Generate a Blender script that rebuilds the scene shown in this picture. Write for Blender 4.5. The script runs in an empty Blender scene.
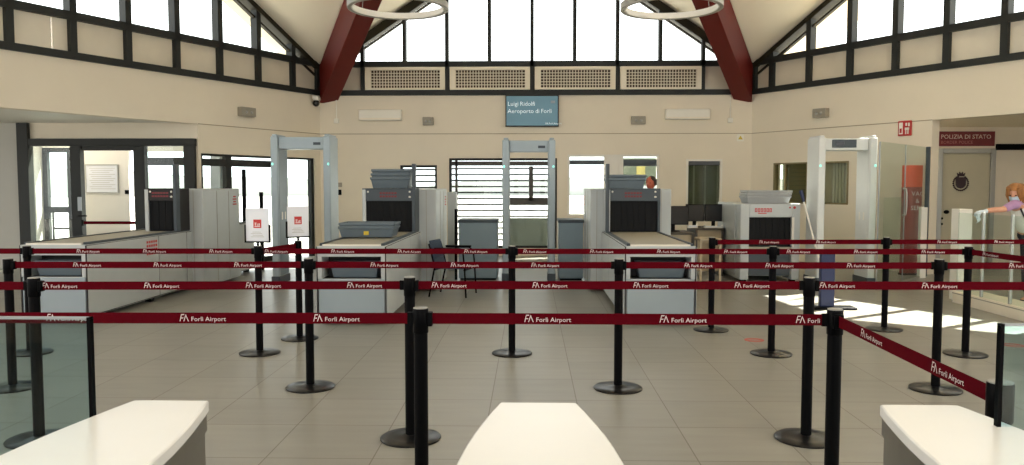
import bpy, bmesh, math, random
from mathutils import Vector, Matrix
random.seed(4)
S = bpy.context.scene
COL = S.collection
PI = math.pi

# ------------------------------------------------------------------ camera
F, HC = 796.0, 1.511
PITCH = math.atan(48.5 / F)
YAW = math.atan(18 * math.cos(PITCH) / F)
cam_d = bpy.data.cameras.new('camera'); cam = bpy.data.objects.new('camera', cam_d); COL.objects.link(cam)
cam_d.sensor_width = 36; cam_d.lens = 36 * F / 1024; cam_d.clip_end = 300; cam_d.clip_start = 0.05
cam.location = (0, 0, HC); cam.rotation_euler = (PI / 2 - PITCH, 0, YAW)
S.camera = cam
CR = cam.rotation_euler.to_matrix()
cam.rotation_euler[0] += 1.1 / F      # fine adjustment of the tilt

def at(px, py, Y):
    """world point on the plane y=Y along a measured sight line"""
    d = CR @ Vector(((px - 512) / F, -(py - 232.5) / F, -1))
    return Vector((0, 0, HC)) + d * (Y / d.y)
def X(px, Y): return at(px, 184, Y).x
def Z(py, Y): return at(530, py, Y).z

# ------------------------------------------------------------------ materials
def lin(c):
    return tuple(((v / 255) / 12.92 if v / 255 <= .04045 else ((v / 255 + .055) / 1.055) ** 2.4) for v in c)
def mat(name, rgb, rough=.5, metal=0.0, noise=.0, scale=6.0, spec=.5, emit=0, bump=0.0, stretch=None, coat=0):
    m = bpy.data.materials.new(name); m.use_nodes = True
    n = m.node_tree.nodes; l = m.node_tree.links
    b = n['Principled BSDF']
    c = lin(rgb)
    b.inputs['Roughness'].default_value = rough
    b.inputs['Metallic'].default_value = metal
    b.inputs['Specular IOR Level'].default_value = spec
    b.inputs['Coat Weight'].default_value = coat
    b.inputs['Coat Roughness'].default_value = .04
    tc = n.new('ShaderNodeTexCoord'); mp = n.new('ShaderNodeMapping')
    l.new(tc.outputs['Object'], mp.inputs[0])
    if stretch: mp.inputs['Scale'].default_value = stretch
    nz = n.new('ShaderNodeTexNoise'); nz.inputs['Scale'].default_value = scale; nz.inputs['Detail'].default_value = 4
    l.new(mp.outputs[0], nz.inputs['Vector'])
    rp = n.new('ShaderNodeValToRGB')
    k = max(noise, .01)
    rp.color_ramp.elements[0].position = .3; rp.color_ramp.elements[1].position = .7
    rp.color_ramp.elements[0].color = tuple(min(1, v * (1 - k)) for v in c) + (1,)
    rp.color_ramp.elements[1].color = tuple(min(1, v * (1 + k)) for v in c) + (1,)
    l.new(nz.outputs[0], rp.inputs[0]); l.new(rp.outputs[0], b.inputs['Base Color'])
    if bump:
        bp = n.new('ShaderNodeBump'); bp.inputs['Strength'].default_value = bump; bp.inputs['Distance'].default_value = .01
        l.new(nz.outputs[0], bp.inputs['Height']); l.new(bp.outputs[0], b.inputs['Normal'])
    if emit:
        l.new(rp.outputs[0], b.inputs['Emission Color']); b.inputs['Emission Strength'].default_value = emit
    return m
def glass(name, tint=(.93, .97, .96), ior=1.45, boost=1.0, rough=.02, base=0.0, haze=None):
    m = bpy.data.materials.new(name); m.use_nodes = True
    n = m.node_tree.nodes; l = m.node_tree.links; n.clear()
    out = n.new('ShaderNodeOutputMaterial'); mx = n.new('ShaderNodeMixShader')
    tr = n.new('ShaderNodeBsdfTransparent'); tr.inputs[0].default_value = tint + (1,)
    gl = n.new('ShaderNodeBsdfGlossy'); gl.inputs['Roughness'].default_value = rough
    fr = n.new('ShaderNodeLayerWeight'); fr.inputs[0].default_value = .5
    pw = n.new('ShaderNodeMath'); pw.operation = 'POWER'; pw.inputs[1].default_value = 5
    ma = n.new('ShaderNodeMath'); ma.operation = 'MULTIPLY_ADD'; ma.inputs[1].default_value = .6 * boost; ma.inputs[2].default_value = base + .02 * boost
    l.new(fr.outputs['Facing'], pw.inputs[0]); l.new(pw.outputs[0], ma.inputs[0]); l.new(ma.outputs[0], mx.inputs[0])
    src = tr
    if haze:
        df = n.new('ShaderNodeBsdfDiffuse'); df.inputs[0].default_value = lin(haze[0]) + (1,)
        m2 = n.new('ShaderNodeMixShader'); m2.inputs[0].default_value = haze[1]
        l.new(tr.outputs[0], m2.inputs[1]); l.new(df.outputs[0], m2.inputs[2]); src = m2
    l.new(src.outputs[0], mx.inputs[1]); l.new(gl.outputs[0], mx.inputs[2]); l.new(mx.outputs[0], out.inputs[0])
    return m
def floor_mat():
    m = bpy.data.materials.new('porcelain_tiles'); m.use_nodes = True
    n = m.node_tree.nodes; l = m.node_tree.links; b = n['Principled BSDF']
    g = n.new('ShaderNodeNewGeometry'); mp = n.new('ShaderNodeMapping')
    mp.inputs['Location'].default_value = (-.328 + .598 * 40, -.034 + .61 * 40, 0)
    l.new(g.outputs['Position'], mp.inputs[0])
    br = n.new('ShaderNodeTexBrick'); br.offset = 0; br.squash = 1
    br.inputs['Scale'].default_value = 1; br.inputs['Brick Width'].default_value = .598; br.inputs['Row Height'].default_value = .61
    br.inputs['Mortar Size'].default_value = .0035; br.inputs['Mortar Smooth'].default_value = .1; br.inputs['Bias'].default_value = 0
    br.inputs['Color1'].default_value = lin(FLOOR_A) + (1,); br.inputs['Color2'].default_value = lin(FLOOR_B) + (1,)
    br.inputs['Mortar'].default_value = lin((104, 97, 86)) + (1,)
    l.new(mp.outputs[0], br.inputs['Vector'])
    m2 = n.new('ShaderNodeMapping'); m2.inputs['Scale'].default_value = (1.2, 7, 1)
    l.new(g.outputs['Position'], m2.inputs[0])
    nz = n.new('ShaderNodeTexNoise'); nz.inputs['Scale'].default_value = 1.5; nz.inputs['Detail'].default_value = 6
    l.new(m2.outputs[0], nz.inputs['Vector'])
    mr = n.new('ShaderNodeMapRange'); mr.inputs[3].default_value = .86; mr.inputs[4].default_value = 1.14
    l.new(nz.outputs[0], mr.inputs[0])
    mx = n.new('ShaderNodeMix'); mx.data_type = 'RGBA'; mx.blend_type = 'MULTIPLY'; mx.inputs[0].default_value = 1
    l.new(br.outputs['Color'], mx.inputs[6]); l.new(mr.outputs[0], mx.inputs[7])
    l.new(mx.outputs[2], b.inputs['Base Color'])
    b.inputs['Roughness'].default_value = .34; b.inputs['Specular IOR Level'].default_value = .35
    bp = n.new('ShaderNodeBump'); bp.inputs['Strength'].default_value = .12; bp.inputs['Distance'].default_value = .004; bp.invert = True
    l.new(br.outputs['Fac'], bp.inputs['Height']); l.new(bp.outputs[0], b.inputs['Normal'])
    return m
FLOOR_A, FLOOR_B = (146, 144, 136), (139, 137, 129)
M = dict(
    floor=floor_mat(),
    wall=mat('cream_plaster', (224, 214, 195), .75, noise=.02, scale=2),
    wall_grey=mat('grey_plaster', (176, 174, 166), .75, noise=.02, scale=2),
    groove=mat('panel_joint', (160, 147, 124), .8),
    ceiling=mat('cream_ceiling', (244, 234, 212), .8, noise=.02, scale=1),
    dark=mat('dark_bronze_frame', (40, 42, 40), .5, noise=.06, spec=.25),
    rake=mat('dark_rake_trim', (44, 40, 28), .6, spec=.2, noise=.05),
    alu=mat('grey_alu', (150, 155, 158), .4, metal=.3),
    infill=mat('beige_infill', (212, 203, 184), .25, noise=.05, scale=2),  # opaque beige stands in for the reflection on translucent glass panels
    red=mat('red_beam', (96, 15, 8), .5, spec=.2, noise=.06, scale=5),
    vent=mat('vent_cream', (232, 222, 202), .6),
    vent_dark=mat('vent_dark', (70, 52, 36), .8),
    white=mat('white_paint', (226, 222, 212), .5),
    offwhite=mat('offwhite_plastic', (232, 228, 216), .5),
    sheet=mat('paper', (224, 226, 232), .6),
    black=mat('black_powder', (5, 5, 6), .45, noise=.1, scale=30, spec=.07),
    blackmet=mat('black_disc', (22, 22, 23), .28, spec=.5, metal=.1, noise=.08, scale=20),
    headtop=mat('grey_cap', (150, 148, 142), .35),
    belt=mat('red_webbing', (84, 4, 17), .8, spec=.05, noise=.05, scale=60),
    print=mat('white_print', (226, 214, 212), .6),
    machine=mat('machine_white', (182, 187, 187), .42, noise=.02),
    machine_b=mat('machine_bluegrey', (150, 162, 168), .4, noise=.03, scale=3),
    machine_d=mat('machine_dark', (70, 78, 84), .45, spec=.3, noise=.05),
    seam=mat('seam_dark', (34, 34, 33), .6),
    roller=mat('roller_belt', (158, 152, 136), .5, noise=.06, scale=12, stretch=(1, 14, 1)),
    strips=mat('lead_curtain', (8, 9, 11), .6, spec=.2, noise=.2, scale=8),
    tray=mat('tray_grey', (90, 102, 110), .45, noise=.04),
    tray_l=mat('tray_light', (158, 160, 160), .45, noise=.04),
    yellow=mat('yellow_sticker', (196, 170, 40), .5),
    poster=mat('poster_olive', (128, 122, 74), .7, noise=.2, scale=8),
    bar=mat('bar_brown', (70, 66, 58), .5),
    frost=mat('frosted_panel', (150, 152, 142), .5),
    redink=mat('red_ink', (190, 48, 46), .6),
    det=mat('detector_bluegrey', (158, 172, 180), .4, noise=.03),
    det_in=mat('detector_inner', (122, 138, 148), .4, noise=.03),
    det_w=mat('detector_white', (206, 208, 206), .4, noise=.02),
    led=mat('led_teal', (140, 240, 225), .4, emit=1.5),
    screen=mat('screen_teal', (84, 128, 146), .25, emit=.2, noise=.04, scale=1.5),
    screen_txt=mat('screen_text', (210, 228, 232), .4, emit=.5),
    scr_black=mat('screen_black', (14, 14, 15), .2),
    cabinet=mat('cabinet_bluegrey', (122, 140, 150), .45, noise=.03),
    gate_top=mat('gloss_white_top', (234, 233, 230), .27, coat=.0, spec=.4, noise=.01),
    gate_side=mat('brushed_steel', (116, 112, 104), .35, metal=.6, noise=.06, scale=4, stretch=(40, 1, 1)),
    gate_dark=mat('gate_inset', (92, 92, 88), .3, metal=.4),
    sign_red=mat('burgundy_sign', (112, 26, 34), .45),
    sign_txt=mat('sign_text', (226, 206, 196), .5),
    sign_txt2=mat('sign_text_dim', (176, 110, 108), .5),
    door=mat('door_beige', (188, 182, 158), .5, noise=.02),
    steel=mat('steel_frame', (164, 164, 158), .35, metal=.5),
    emblem=mat('emblem_dark', (52, 30, 34), .5),
    kiosk=mat('kiosk_red', (138, 18, 12), .35, noise=.06, scale=2),
    kiosk_o=mat('kiosk_orange', (232, 78, 26), .35, noise=.1, scale=3),
    exit_red=mat('exit_red', (178, 36, 34), .45),
    blue=mat('navy_blue', (27, 38, 76), .5, noise=.05),
    chair=mat('chair_blue', (44, 60, 82), .6, noise=.08, scale=20),
    wood=mat('desk_top', (70, 62, 52), .5, noise=.1, scale=5),
    deskside=mat('desk_side', (176, 160, 132), .55, noise=.04),
    blind=mat('blind_olive', (96, 100, 84), .7, noise=.06),
    shutter=mat('shutter_olive', (126, 114, 78), .6, noise=.05),
    slat=mat('slat_grey', (112, 110, 102), .5, metal=.2),
    skin=mat('skin', (206, 150, 122), .55, noise=.04, scale=30),
    skin_r=mat('skin_tanned', (180, 92, 66), .55, noise=.06, scale=30),
    hair=mat('hair_auburn', (150, 98, 48), .5, noise=.3, scale=30, stretch=(1, 1, .2), bump=.4),
    hair_d=mat('hair_dark', (50, 34, 26), .6, noise=.2, scale=40),
    shirt=mat('lilac_cotton', (176, 138, 178), .85, noise=.08, scale=14, bump=.2),
    tee=mat('white_tee', (222, 220, 212), .85, noise=.04),
    trousers=mat('dark_trousers', (36, 32, 42), .8, noise=.1),
    mask=mat('mask_blue', (196, 212, 222), .8),
    glove=mat('glove_white', (216, 226, 232), .6),
    glove_b=mat('glove_blue', (70, 120, 190), .6),
    eye=mat('eye_dark', (24, 20, 20), .2),
    lips=mat('lips', (150, 70, 62), .5),
    shoe=mat('shoe_black', (24, 24, 26), .5),
    ground=mat('outdoor_concrete', (190, 188, 182), .9, noise=.05, scale=.4),
    hills=mat('hazy_green', (170, 174, 170), .9, noise=.1, scale=.2),
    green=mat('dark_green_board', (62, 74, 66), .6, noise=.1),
    ring=mat('ring_shell', (150, 146, 138), .45),
    ring_in=mat('ring_diffuser', (232, 228, 220), .5),
    speaker=mat('grey_box', (150, 144, 130), .5),
    ceil_wood=mat('eave_cream', (226, 208, 172), .8),
)
M['sticker'] = mat('sticker_red', (184, 84, 74), .5)
M['glass'] = glass('clear_glass')
M['glass_g'] = glass('greenish_glass', (.90, .945, .92), boost=.8)
M['glass_t'] = glass('tinted_teal_glass', (.74, .86, .895), boost=1.0, base=.01)
M['hood_shaded'] = mat('hood_shaded', (34, 31, 30), .5, spec=.3, noise=.1)  # left hood only: its shade is put into the colour
M['glass_d'] = glass('dark_window_glass', (.8, .82, .76), boost=.3, base=.0)

# ------------------------------------------------------------------ mesh helpers
class MB:
    def __init__(s): s.v = []; s.f = []; s.m = []
    def add(s, vs, fs, mi=0):
        o = len(s.v); s.v += [tuple(p) for p in vs]
        for f in fs: s.f.append(tuple(i + o for i in f)); s.m.append(mi)
        return s
    def box(s, x0, x1, y0, y1, z0, z1, mi=0):
        return s.add([(x0, y0, z0), (x1, y0, z0), (x1, y1, z0), (x0, y1, z0), (x0, y0, z1), (x1, y0, z1), (x1, y1, z1), (x0, y1, z1)],
                     [(0, 3, 2, 1), (4, 5, 6, 7), (0, 1, 5, 4), (1, 2, 6, 5), (2, 3, 7, 6), (3, 0, 4, 7)], mi)
    def hexa(s, b, t, mi=0):
        """eight corners: bottom quad b and top quad t"""
        return s.add(list(b) + list(t), [(0, 3, 2, 1), (4, 5, 6, 7), (0, 1, 5, 4), (1, 2, 6, 5), (2, 3, 7, 6), (3, 0, 4, 7)], mi)
    def bar(s, p0, p1, w, h, up=(0, 0, 1), mi=0):
        p0 = Vector(p0); p1 = Vector(p1); d = (p1 - p0).normalized(); u = Vector(up)
        a = d.cross(u)
        if a.length < 1e-5: a = d.cross(Vector((0, 1, 0)))
        a = a.normalized() * w / 2; c = a.cross(d).normalized() * h / 2
        return s.hexa([p0 - a - c, p0 + a - c, p1 + a - c, p1 - a - c], [p0 - a + c, p0 + a + c, p1 + a + c, p1 - a + c], mi)
    def prism(s, pts, vec, mi=0):
        pts = [Vector(p) for p in pts]; vec = Vector(vec); n = len(pts)
        vs = pts + [p + vec for p in pts]
        fs = [tuple(range(n))[::-1], tuple(range(n, 2 * n))] + [(i, (i + 1) % n, n + (i + 1) % n, n + i) for i in range(n)]
        return s.add(vs, fs, mi)
    def lathe(s, prof, n=24, c=(0, 0, 0), mi=0, closed=False):
        vs = []; fs = []
        for r, z in prof:
            for i in range(n):
                a = 2 * PI * i / n; vs.append((c[0] + r * math.cos(a), c[1] + r * math.sin(a), c[2] + z))
        k = len(prof)
        for j in range(k if closed else k - 1):
            j2 = (j + 1) % k
            for i in range(n): fs.append((j * n + i, j * n + (i + 1) % n, j2 * n + (i + 1) % n, j2 * n + i))
        if not closed:
            fs.append(tuple(range(n))[::-1]); fs.append(tuple(range((k - 1) * n, k * n)))
        return s.add(vs, fs, mi)
    def tube(s, pts, r, n=8, mi=0):
        pts = [Vector(p) for p in pts]; vs = []; fs = []
        prev = None
        for i, p in enumerate(pts):
            d = (pts[min(i + 1, len(pts) - 1)] - pts[max(i - 1, 0)]).normalized()
            if prev is None:
                a = d.cross(Vector((0, 0, 1)))
                if a.length < 1e-3: a = d.cross(Vector((0, 1, 0)))
            else: a = prev - d * prev.dot(d)
            a.normalize(); prev = a; b = d.cross(a)
            rr = r[i] if isinstance(r, (list, tuple)) else r
            for k in range(n):
                t = 2 * PI * k / n; vs.append(p + a * rr * math.cos(t) + b * rr * math.sin(t))
        for i in range(len(pts) - 1):
            for k in range(n): fs.append((i * n + k, i * n + (k + 1) % n, (i + 1) * n + (k + 1) % n, (i + 1) * n + k))
        fs.append(tuple(range(n))[::-1]); fs.append(tuple(range((len(pts) - 1) * n, len(pts) * n)))
        return s.add(vs, fs, mi)
    def ball(s, c, r, n=12, mi=0):
        rx, ry, rz = r if isinstance(r, (tuple, list)) else (r, r, r)
        vs = []; fs = []; h = n // 2
        for j in range(1, h):
            t = PI * j / h
            for i in range(n):
                a = 2 * PI * i / n
                vs.append((c[0] + rx * math.sin(t) * math.cos(a), c[1] + ry * math.sin(t) * math.sin(a), c[2] - rz * math.cos(t)))
        b = len(vs); vs += [(c[0], c[1], c[2] - rz), (c[0], c[1], c[2] + rz)]
        for j in range(h - 2):
            for i in range(n): fs.append((j * n + i, j * n + (i + 1) % n, (j + 1) * n + (i + 1) % n, (j + 1) * n + i))
        for i in range(n):
            fs.append((b, (i + 1) % n, i)); fs.append((b + 1, (h - 2) * n + i, (h - 2) * n + (i + 1) % n))
        return s.add(vs, fs, mi)
    def text(s, txt, size, o, u, w=(0, 0, 1), mi=0, center=False, sx=1.0):
        """flat lettering: origin o, reading direction u, up direction w"""
        vs, fs, wd = glyphs(txt)
        o = Vector(o); u = Vector(u); w = Vector(w); off = -wd * size * sx / 2 if center else 0
        return s.add([o + u * (p[0] * size * sx + off) + w * (p[1] * size) for p in vs], fs, mi)
    def mesh(s, name, mats, smooth=True, recalc=True):
        me = bpy.data.meshes.new(name)
        me.from_pydata(s.v, [], s.f)
        if recalc:
            bm = bmesh.new(); bm.from_mesh(me); bm.faces.ensure_lookup_table()
            bmesh.ops.recalc_face_normals(bm, faces=bm.faces); bm.to_mesh(me); bm.free()
        for m in mats if isinstance(mats, (list, tuple)) else [mats]: me.materials.append(m)
        me.polygons.foreach_set('material_index', s.m)
        if smooth:
            me.polygons.foreach_set('use_smooth', [True] * len(me.polygons))
            me.set_sharp_from_angle(angle=math.radians(38))
        me.update()
        return me
    def build(s, name, mats, parent=None, bevel=0, **k):
        return obj(name, s.mesh(name, mats, **k), parent, bevel)
def obj(name, me, parent=None, bevel=0, loc=None, rz=0):
    o = bpy.data.objects.new(name, me); COL.objects.link(o)
    if parent: o.parent = parent
    if loc: o.location = loc
    if rz: o.rotation_euler[2] = rz
    if bevel:
        b = o.modifiers.new('bevel', 'BEVEL'); b.width = bevel; b.segments = 2; b.limit_method = 'ANGLE'; b.angle_limit = math.radians(40)
    return o
_gl = {}
def glyphs(txt):
    if txt not in _gl:
        cu = bpy.data.curves.new('tmp', 'FONT'); cu.body = txt; cu.size = 1; cu.resolution_u = 2
        o = bpy.data.objects.new('tmp', cu); COL.objects.link(o)
        dg = bpy.context.evaluated_depsgraph_get(); me = bpy.data.meshes.new_from_object(o.evaluated_get(dg))
        vs = [tuple(v.co) for v in me.vertices]; fs = [tuple(p.vertices) for p in me.polygons]
        bpy.data.objects.remove(o); bpy.data.curves.remove(cu); bpy.data.meshes.remove(me)
        _gl[txt] = (vs, fs, max([v[0] for v in vs] or [0]))
    return _gl[txt]
def thing(name, label, cat, loc=(0, 0, 0), rz=0, group=None):
    o = bpy.data.objects.new(name, None); COL.objects.link(o); o.empty_display_size = .1
    o.location = loc; o.rotation_euler = (0, 0, rz)
    return tag(o, label, cat, group)
def tag(o, label, cat, group=None):
    o['label'] = label; o['category'] = cat
    if group: o['group'] = group
    return o
def struct(o):
    o['kind'] = 'structure'; return o
def sroot(name, loc=(0, 0, 0)):
    o = bpy.data.objects.new(name, None); COL.objects.link(o); o.location = loc; o.empty_display_size = .1
    return struct(o)

# ------------------------------------------------------------------ hall shell (irregular hexagonal hall with a gable over each side)
YB = 17.0
BL = Vector((-4.485, YB, 0)); BR = Vector((4.68, YB, 0))
UL = Vector((-2.57, -5.2, 0)).normalized(); UR = Vector((2.54, -4.25, 0)).normalized()
UB = Vector((1, 0, 0))
LEN = 11.6
L2 = BL + UL * LEN; R2 = BR + UR * LEN
FL = Vector((-5.0, -4.0, 0)); FR = Vector((5.4, -4.0, 0))
ZC, ZA = 4.06, 7.15                   # springing and gable apex heights
CEN = Vector((.1, 8.0, 8.38))
ZS0, ZS1 = 3.41, 3.52                # dark sill beam
ZT0, ZT1 = 4.01, 4.13                # dark transom
SOFF = 2.60                          # soffit of the side openings / wall panel joint

MB().add([(-16, -8, 0), (16, -8, 0), (16, 17, 0), (-16, 17, 0)], [(0, 1, 2, 3)]).build('floor', M['floor'], smooth=False)['kind'] = 'structure'
g = MB(); g.add([(-120, 17, -.03), (120, 17, -.03), (120, 160, -.03), (-120, 160, -.03)], [(0, 1, 2, 3)])
g.add([(-120, -8, -.03), (-16, -8, -.03), (-16, 17, -.03), (-120, 17, -.03)], [(0, 1, 2, 3)])
g.add([(120, -8, -.03), (16, -8, -.03), (16, 17, -.03), (120, 17, -.03)], [(0, 1, 2, 3)])
struct(g.build('ground', M['ground'], smooth=False))
hl = MB()
pts = []
for i in range(41):
    a = -1.3 + 2.6 * i / 40; r = 118
    pts.append((r * math.sin(a), r * math.cos(a), 1.6 + .9 * (math.sin(i * 1.7) * .5 + math.sin(i * .63) + 1)))
for i in range(40):
    p, q = pts[i], pts[i + 1]
    hl.add([(p[0], p[1], -1), (q[0], q[1], -1), q, p], [(0, 1, 2, 3)])
struct(hl.build('hills', M['hills'], smooth=False, recalc=False))

def plane_wall(name, o, u, length, z0, z1, holes, thick, mats, outward):
    """vertical wall from o along u with rectangular openings (s0,s1,z0,z1)"""
    ss = sorted(set([0, length] + [h for a in holes for h in a[:2]])); zs = sorted(set([z0, z1] + [h for a in holes for h in a[2:4]]))
    ss = [a for a in ss if 0 <= a <= length]; zs = [a for a in zs if z0 <= a <= z1]
    w = MB(); n = Vector(outward) * thick
    for i in range(len(ss) - 1):
        for j in range(len(zs) - 1):
            sm, zm = (ss[i] + ss[i + 1]) / 2, (zs[j] + zs[j + 1]) / 2
            if any(h[0] < sm < h[1] and h[2] < zm < h[3] for h in holes): continue
            a = o + u * ss[i]; b = o + u * ss[i + 1]; za, zb = zs[j], zs[j + 1]
            w.hexa([a + Vector((0, 0, za)), b + Vector((0, 0, za)), b + n + Vector((0, 0, za)), a + n + Vector((0, 0, za))],
                   [a + Vector((0, 0, zb)), b + Vector((0, 0, zb)), b + n + Vector((0, 0, zb)), a + n + Vector((0, 0, zb))])
    return struct(w.build(name, mats, smooth=False))
NL = Vector((UL.y, -UL.x, 0))     # outward normals
NR = Vector((-UR.y, UR.x, 0))
NB = Vector((0, 1, 0))
def sx(px): return X(px, YB) - BL.x
B_HOLES = [(sx(400), sx(437), .6, Z(164, YB)), (sx(449), sx(557), .16, Z(157, YB)), (sx(567.5), sx(659), .85, Z(153.5, YB)), (sx(686), sx(722), .85, Z(158, YB))]
plane_wall('wall_back', BL, UB, BR.x - BL.x, 0, ZS0, B_HOLES, .25, M['wall'], NB)
SL = 3.21; SR = 4.0
plane_wall('wall_left', BL, UL, LEN, 0, ZS0, [(.17, SL - .05, 0, 2.08), (SL, LEN, 0, SOFF)], .2, M['wall'], NL)
plane_wall('wall_right', BR, UR, LEN, 0, ZS0, [(.6, 2.40, 1.145, 1.96), (SR, LEN, 0, SOFF)], .2, M['wall'], NR)
# unseen walls put in to cut the front light: wide entrance, open gables above
def dirn(a, b): return (b - a).normalized(), (b - a).length
for nm, a, b, hol in (('wall_rear_left', L2, FL, [(2, 8, .2, 3.0)]), ('wall_rear_right', R2, FR, [(2, 8, .2, 3.0)]), ('wall_front', FL, FR, [(1.5, 9, 0, 2.8)])):
    u_, l_ = dirn(a, b); nn_ = Vector((u_.y, -u_.x, 0)); nn_ = nn_ if nn_.dot((a + b) / 2 - Vector((0, 7, 0))) > 0 else -nn_
    plane_wall(nm, a, u_, l_, 0, 3.6, hol, .2, M['wall'], nn_)
# joint lines of the wall panels
j = MB(); j.box(BL.x, BR.x, YB - .004, YB + .01, SOFF - .008, SOFF + .008)
struct(j.build('trim_1', M['groove'], smooth=False))
for nm, o, u, nn, s1 in (('trim_2', BL, UL, NL, SL), ('trim_3', BR, UR, NR, SR)):
    j = MB(); a = o - nn * .004; b = a + u * s1; t = nn * .014
    j.hexa([a + Vector((0, 0, SOFF - .008)), b + Vector((0, 0, SOFF - .008)), b + t + Vector((0, 0, SOFF - .008)), a + t + Vector((0, 0, SOFF - .008))],
           [a + Vector((0, 0, SOFF + .008)), b + Vector((0, 0, SOFF + .008)), b + t + Vector((0, 0, SOFF + .008)), a + t + Vector((0, 0, SOFF + .008))])
    struct(j.build(nm, M['groove'], smooth=False))
# roof
aB = Vector(((BL.x + BR.x) / 2, YB, ZA)); aL = BL + UL * LEN / 2 + Vector((0, 0, ZA)); aR = BR + UR * LEN / 2 + Vector((0, 0, ZA))
aF = Vector((.2, -4, ZA)); aFL = (L2 + FL) / 2 + Vector((0, 0, ZA)); aFR = (R2 + FR) / 2 + Vector((0, 0, ZA))
cz = Vector((0, 0, ZC))
rf = MB(); hs = .0
cor = [BL + cz, BR + cz, R2 + cz, FR + cz, FL + cz, L2 + cz]; apx = [aB, aR, aFR, aF, aFL, aL]
TRI = []
for i in range(6):
    c0, c1, ap = cor[i], cor[(i + 1) % 6], apx[i]
    TRI += [(c0, CEN, ap), (ap, CEN, c1)]
up = Vector((0, 0, .3))
for a, b, c in TRI: rf.prism([a, b, c], up)
OV = .55
for i, n, OV in ((0, NB, .55), (1, NR, 1.25), (5, NL, .6)):      # eaves that run on outside the gables
    c0, c1, ap = cor[i], cor[(i + 1) % 6], apx[i]
    for p, q in ((c0, ap), (ap, c1)): rf.prism([p, q, q + n * OV + Vector((0, 0, -.1)), p + n * OV + Vector((0, 0, -.1))], up)
struct(rf.build('ceiling', M['ceiling'], smooth=False))
def roof_z(x, y):
    for a, b, c in TRI:
        d = (b.y - c.y) * (a.x - c.x) + (c.x - b.x) * (a.y - c.y)
        l1 = ((b.y - c.y) * (x - c.x) + (c.x - b.x) * (y - c.y)) / d; l2 = ((c.y - a.y) * (x - c.x) + (a.x - c.x) * (y - c.y)) / d
        if l1 >= 0 and l2 >= 0 and l1 + l2 <= 1: return l1 * a.z + l2 * b.z + (1 - l1 - l2) * c.z
    return 8

def clerestory(name, o, u, n, length, mull, vents, wmull, ztop, vert_skip=()):
    """band of infill panels with a glazed gable above; mull = positions along the wall"""
    root = sroot(name)
    half = length / 2
    def rake(s): return ZC + (ZA - ZC) * (1 - abs(s - half) / half) - .04
    z = lambda k: Vector((0, 0, k))
    def slab(m, s0, s1, z0, z1, d0, d1, mi=0):
        a = o + u * s0 + n * d0; b = o + u * s1 + n * d0; c = o + u * s1 + n * d1; d = o + u * s0 + n * d1
        m.hexa([a + z(z0), b + z(z0), c + z(z0), d + z(z0)], [a + z(z1), b + z(z1), c + z(z1), d + z(z1)], mi)
    fr = MB()
    slab(fr, 0, length, ZS0, ZS1, -.05, .22); slab(fr, 0, length, ZT0, ZT1, -.02, .16)
    for i, s in enumerate(mull):
        t = rake(s)
        slab(fr, s - wmull / 2, s + wmull / 2, ZT1 if vents and i % 2 else ZS1, t, -.02, .14)
    fr.build('window_frame', M['dark'], root)
    rk = MB()
    for s0, s1 in ((0, half), (half, length)):
        a = o + u * s0 - n * .03; b = o + u * s1 - n * .03; t = n * .24
        za, zb = rake(s0) + .02, rake(s1) + .02; h = .2 if vents else .11
        rk.hexa([a + z(za - h), b + z(zb - h), b + t + z(zb - h), a + t + z(za - h)], [a + z(za), b + z(zb), b + t + z(zb), a + t + z(za)])
        h2 = .30 if vents else .27
        a = o + u * s0 + n * .02; b = o + u * s1 + n * .02; t = n * .08
        rk.hexa([a + z(za - h2), b + z(zb - h2), b + t + z(zb - h2), a + t + z(za - h2)], [a + z(za - h2 + .04), b + z(zb - h2 + .04), b + t + z(zb - h2 + .04), a + t + z(za - h2 + .04)])
    rk.build('rake_trim', M['rake'], root)
    gl = MB(); q = n * .07
    cuts = [0] + [s for s in mull] + [length]
    if half not in cuts: cuts = sorted(cuts + [half])
    for s0, s1 in zip(cuts[:-1], cuts[1:]):
        a = o + u * s0 + q; b = o + u * s1 + q
        gl.add([a + z(ZT1), b + z(ZT1), b + z(max(rake(s1), ZT1)), a + z(max(rake(s0), ZT1))], [(0, 1, 2, 3)])
    gl.build('pane', M['glass'], root, smooth=False, recalc=False)
    inf = MB()
    for s0, s1 in zip(cuts[:-1], cuts[1:]):
        if any(v0 - .1 < (s0 + s1) / 2 < v1 + .1 for v0, v1 in vents): continue
        if s1 - s0 > .06: slab(inf, s0 + .01, s1 - .01, ZS1, ZT0, .06, .09)
    if inf.v: inf.build('infill_panel', M['infill'], root)
    return root
s_l = [.03, .78] + [.78 + .945 * k for k in range(1, 12)]
s_r = [.03] + [.50 + .925 * k for k in range(0, 12)]
bay = (X(701.7, YB) - X(363.5, YB)) / 8
s_b = [X(363.5, YB) - BL.x + bay * k for k in range(9)]
vent_span = [(s_b[2 * k], s_b[2 * k + 2]) for k in range(4)]
clerestory('window_1', BL, UB, NB, BR.x - BL.x, s_b, vent_span, .075, 0)
clerestory('window_2', BL, UL, NL, LEN, s_l, [], .11, 0)
clerestory('window_3', BR, UR, NR, LEN, s_r, [], .11, 0)
# behind the vents an added sheet so that no light leaks round them
bk = MB(); bk.box(s_b[0] + BL.x, s_b[8] + BL.x, YB + .14, YB + .17, ZS1, ZT0)
struct(bk.build('vent_light_stop', M['vent_dark'], smooth=False))

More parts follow.
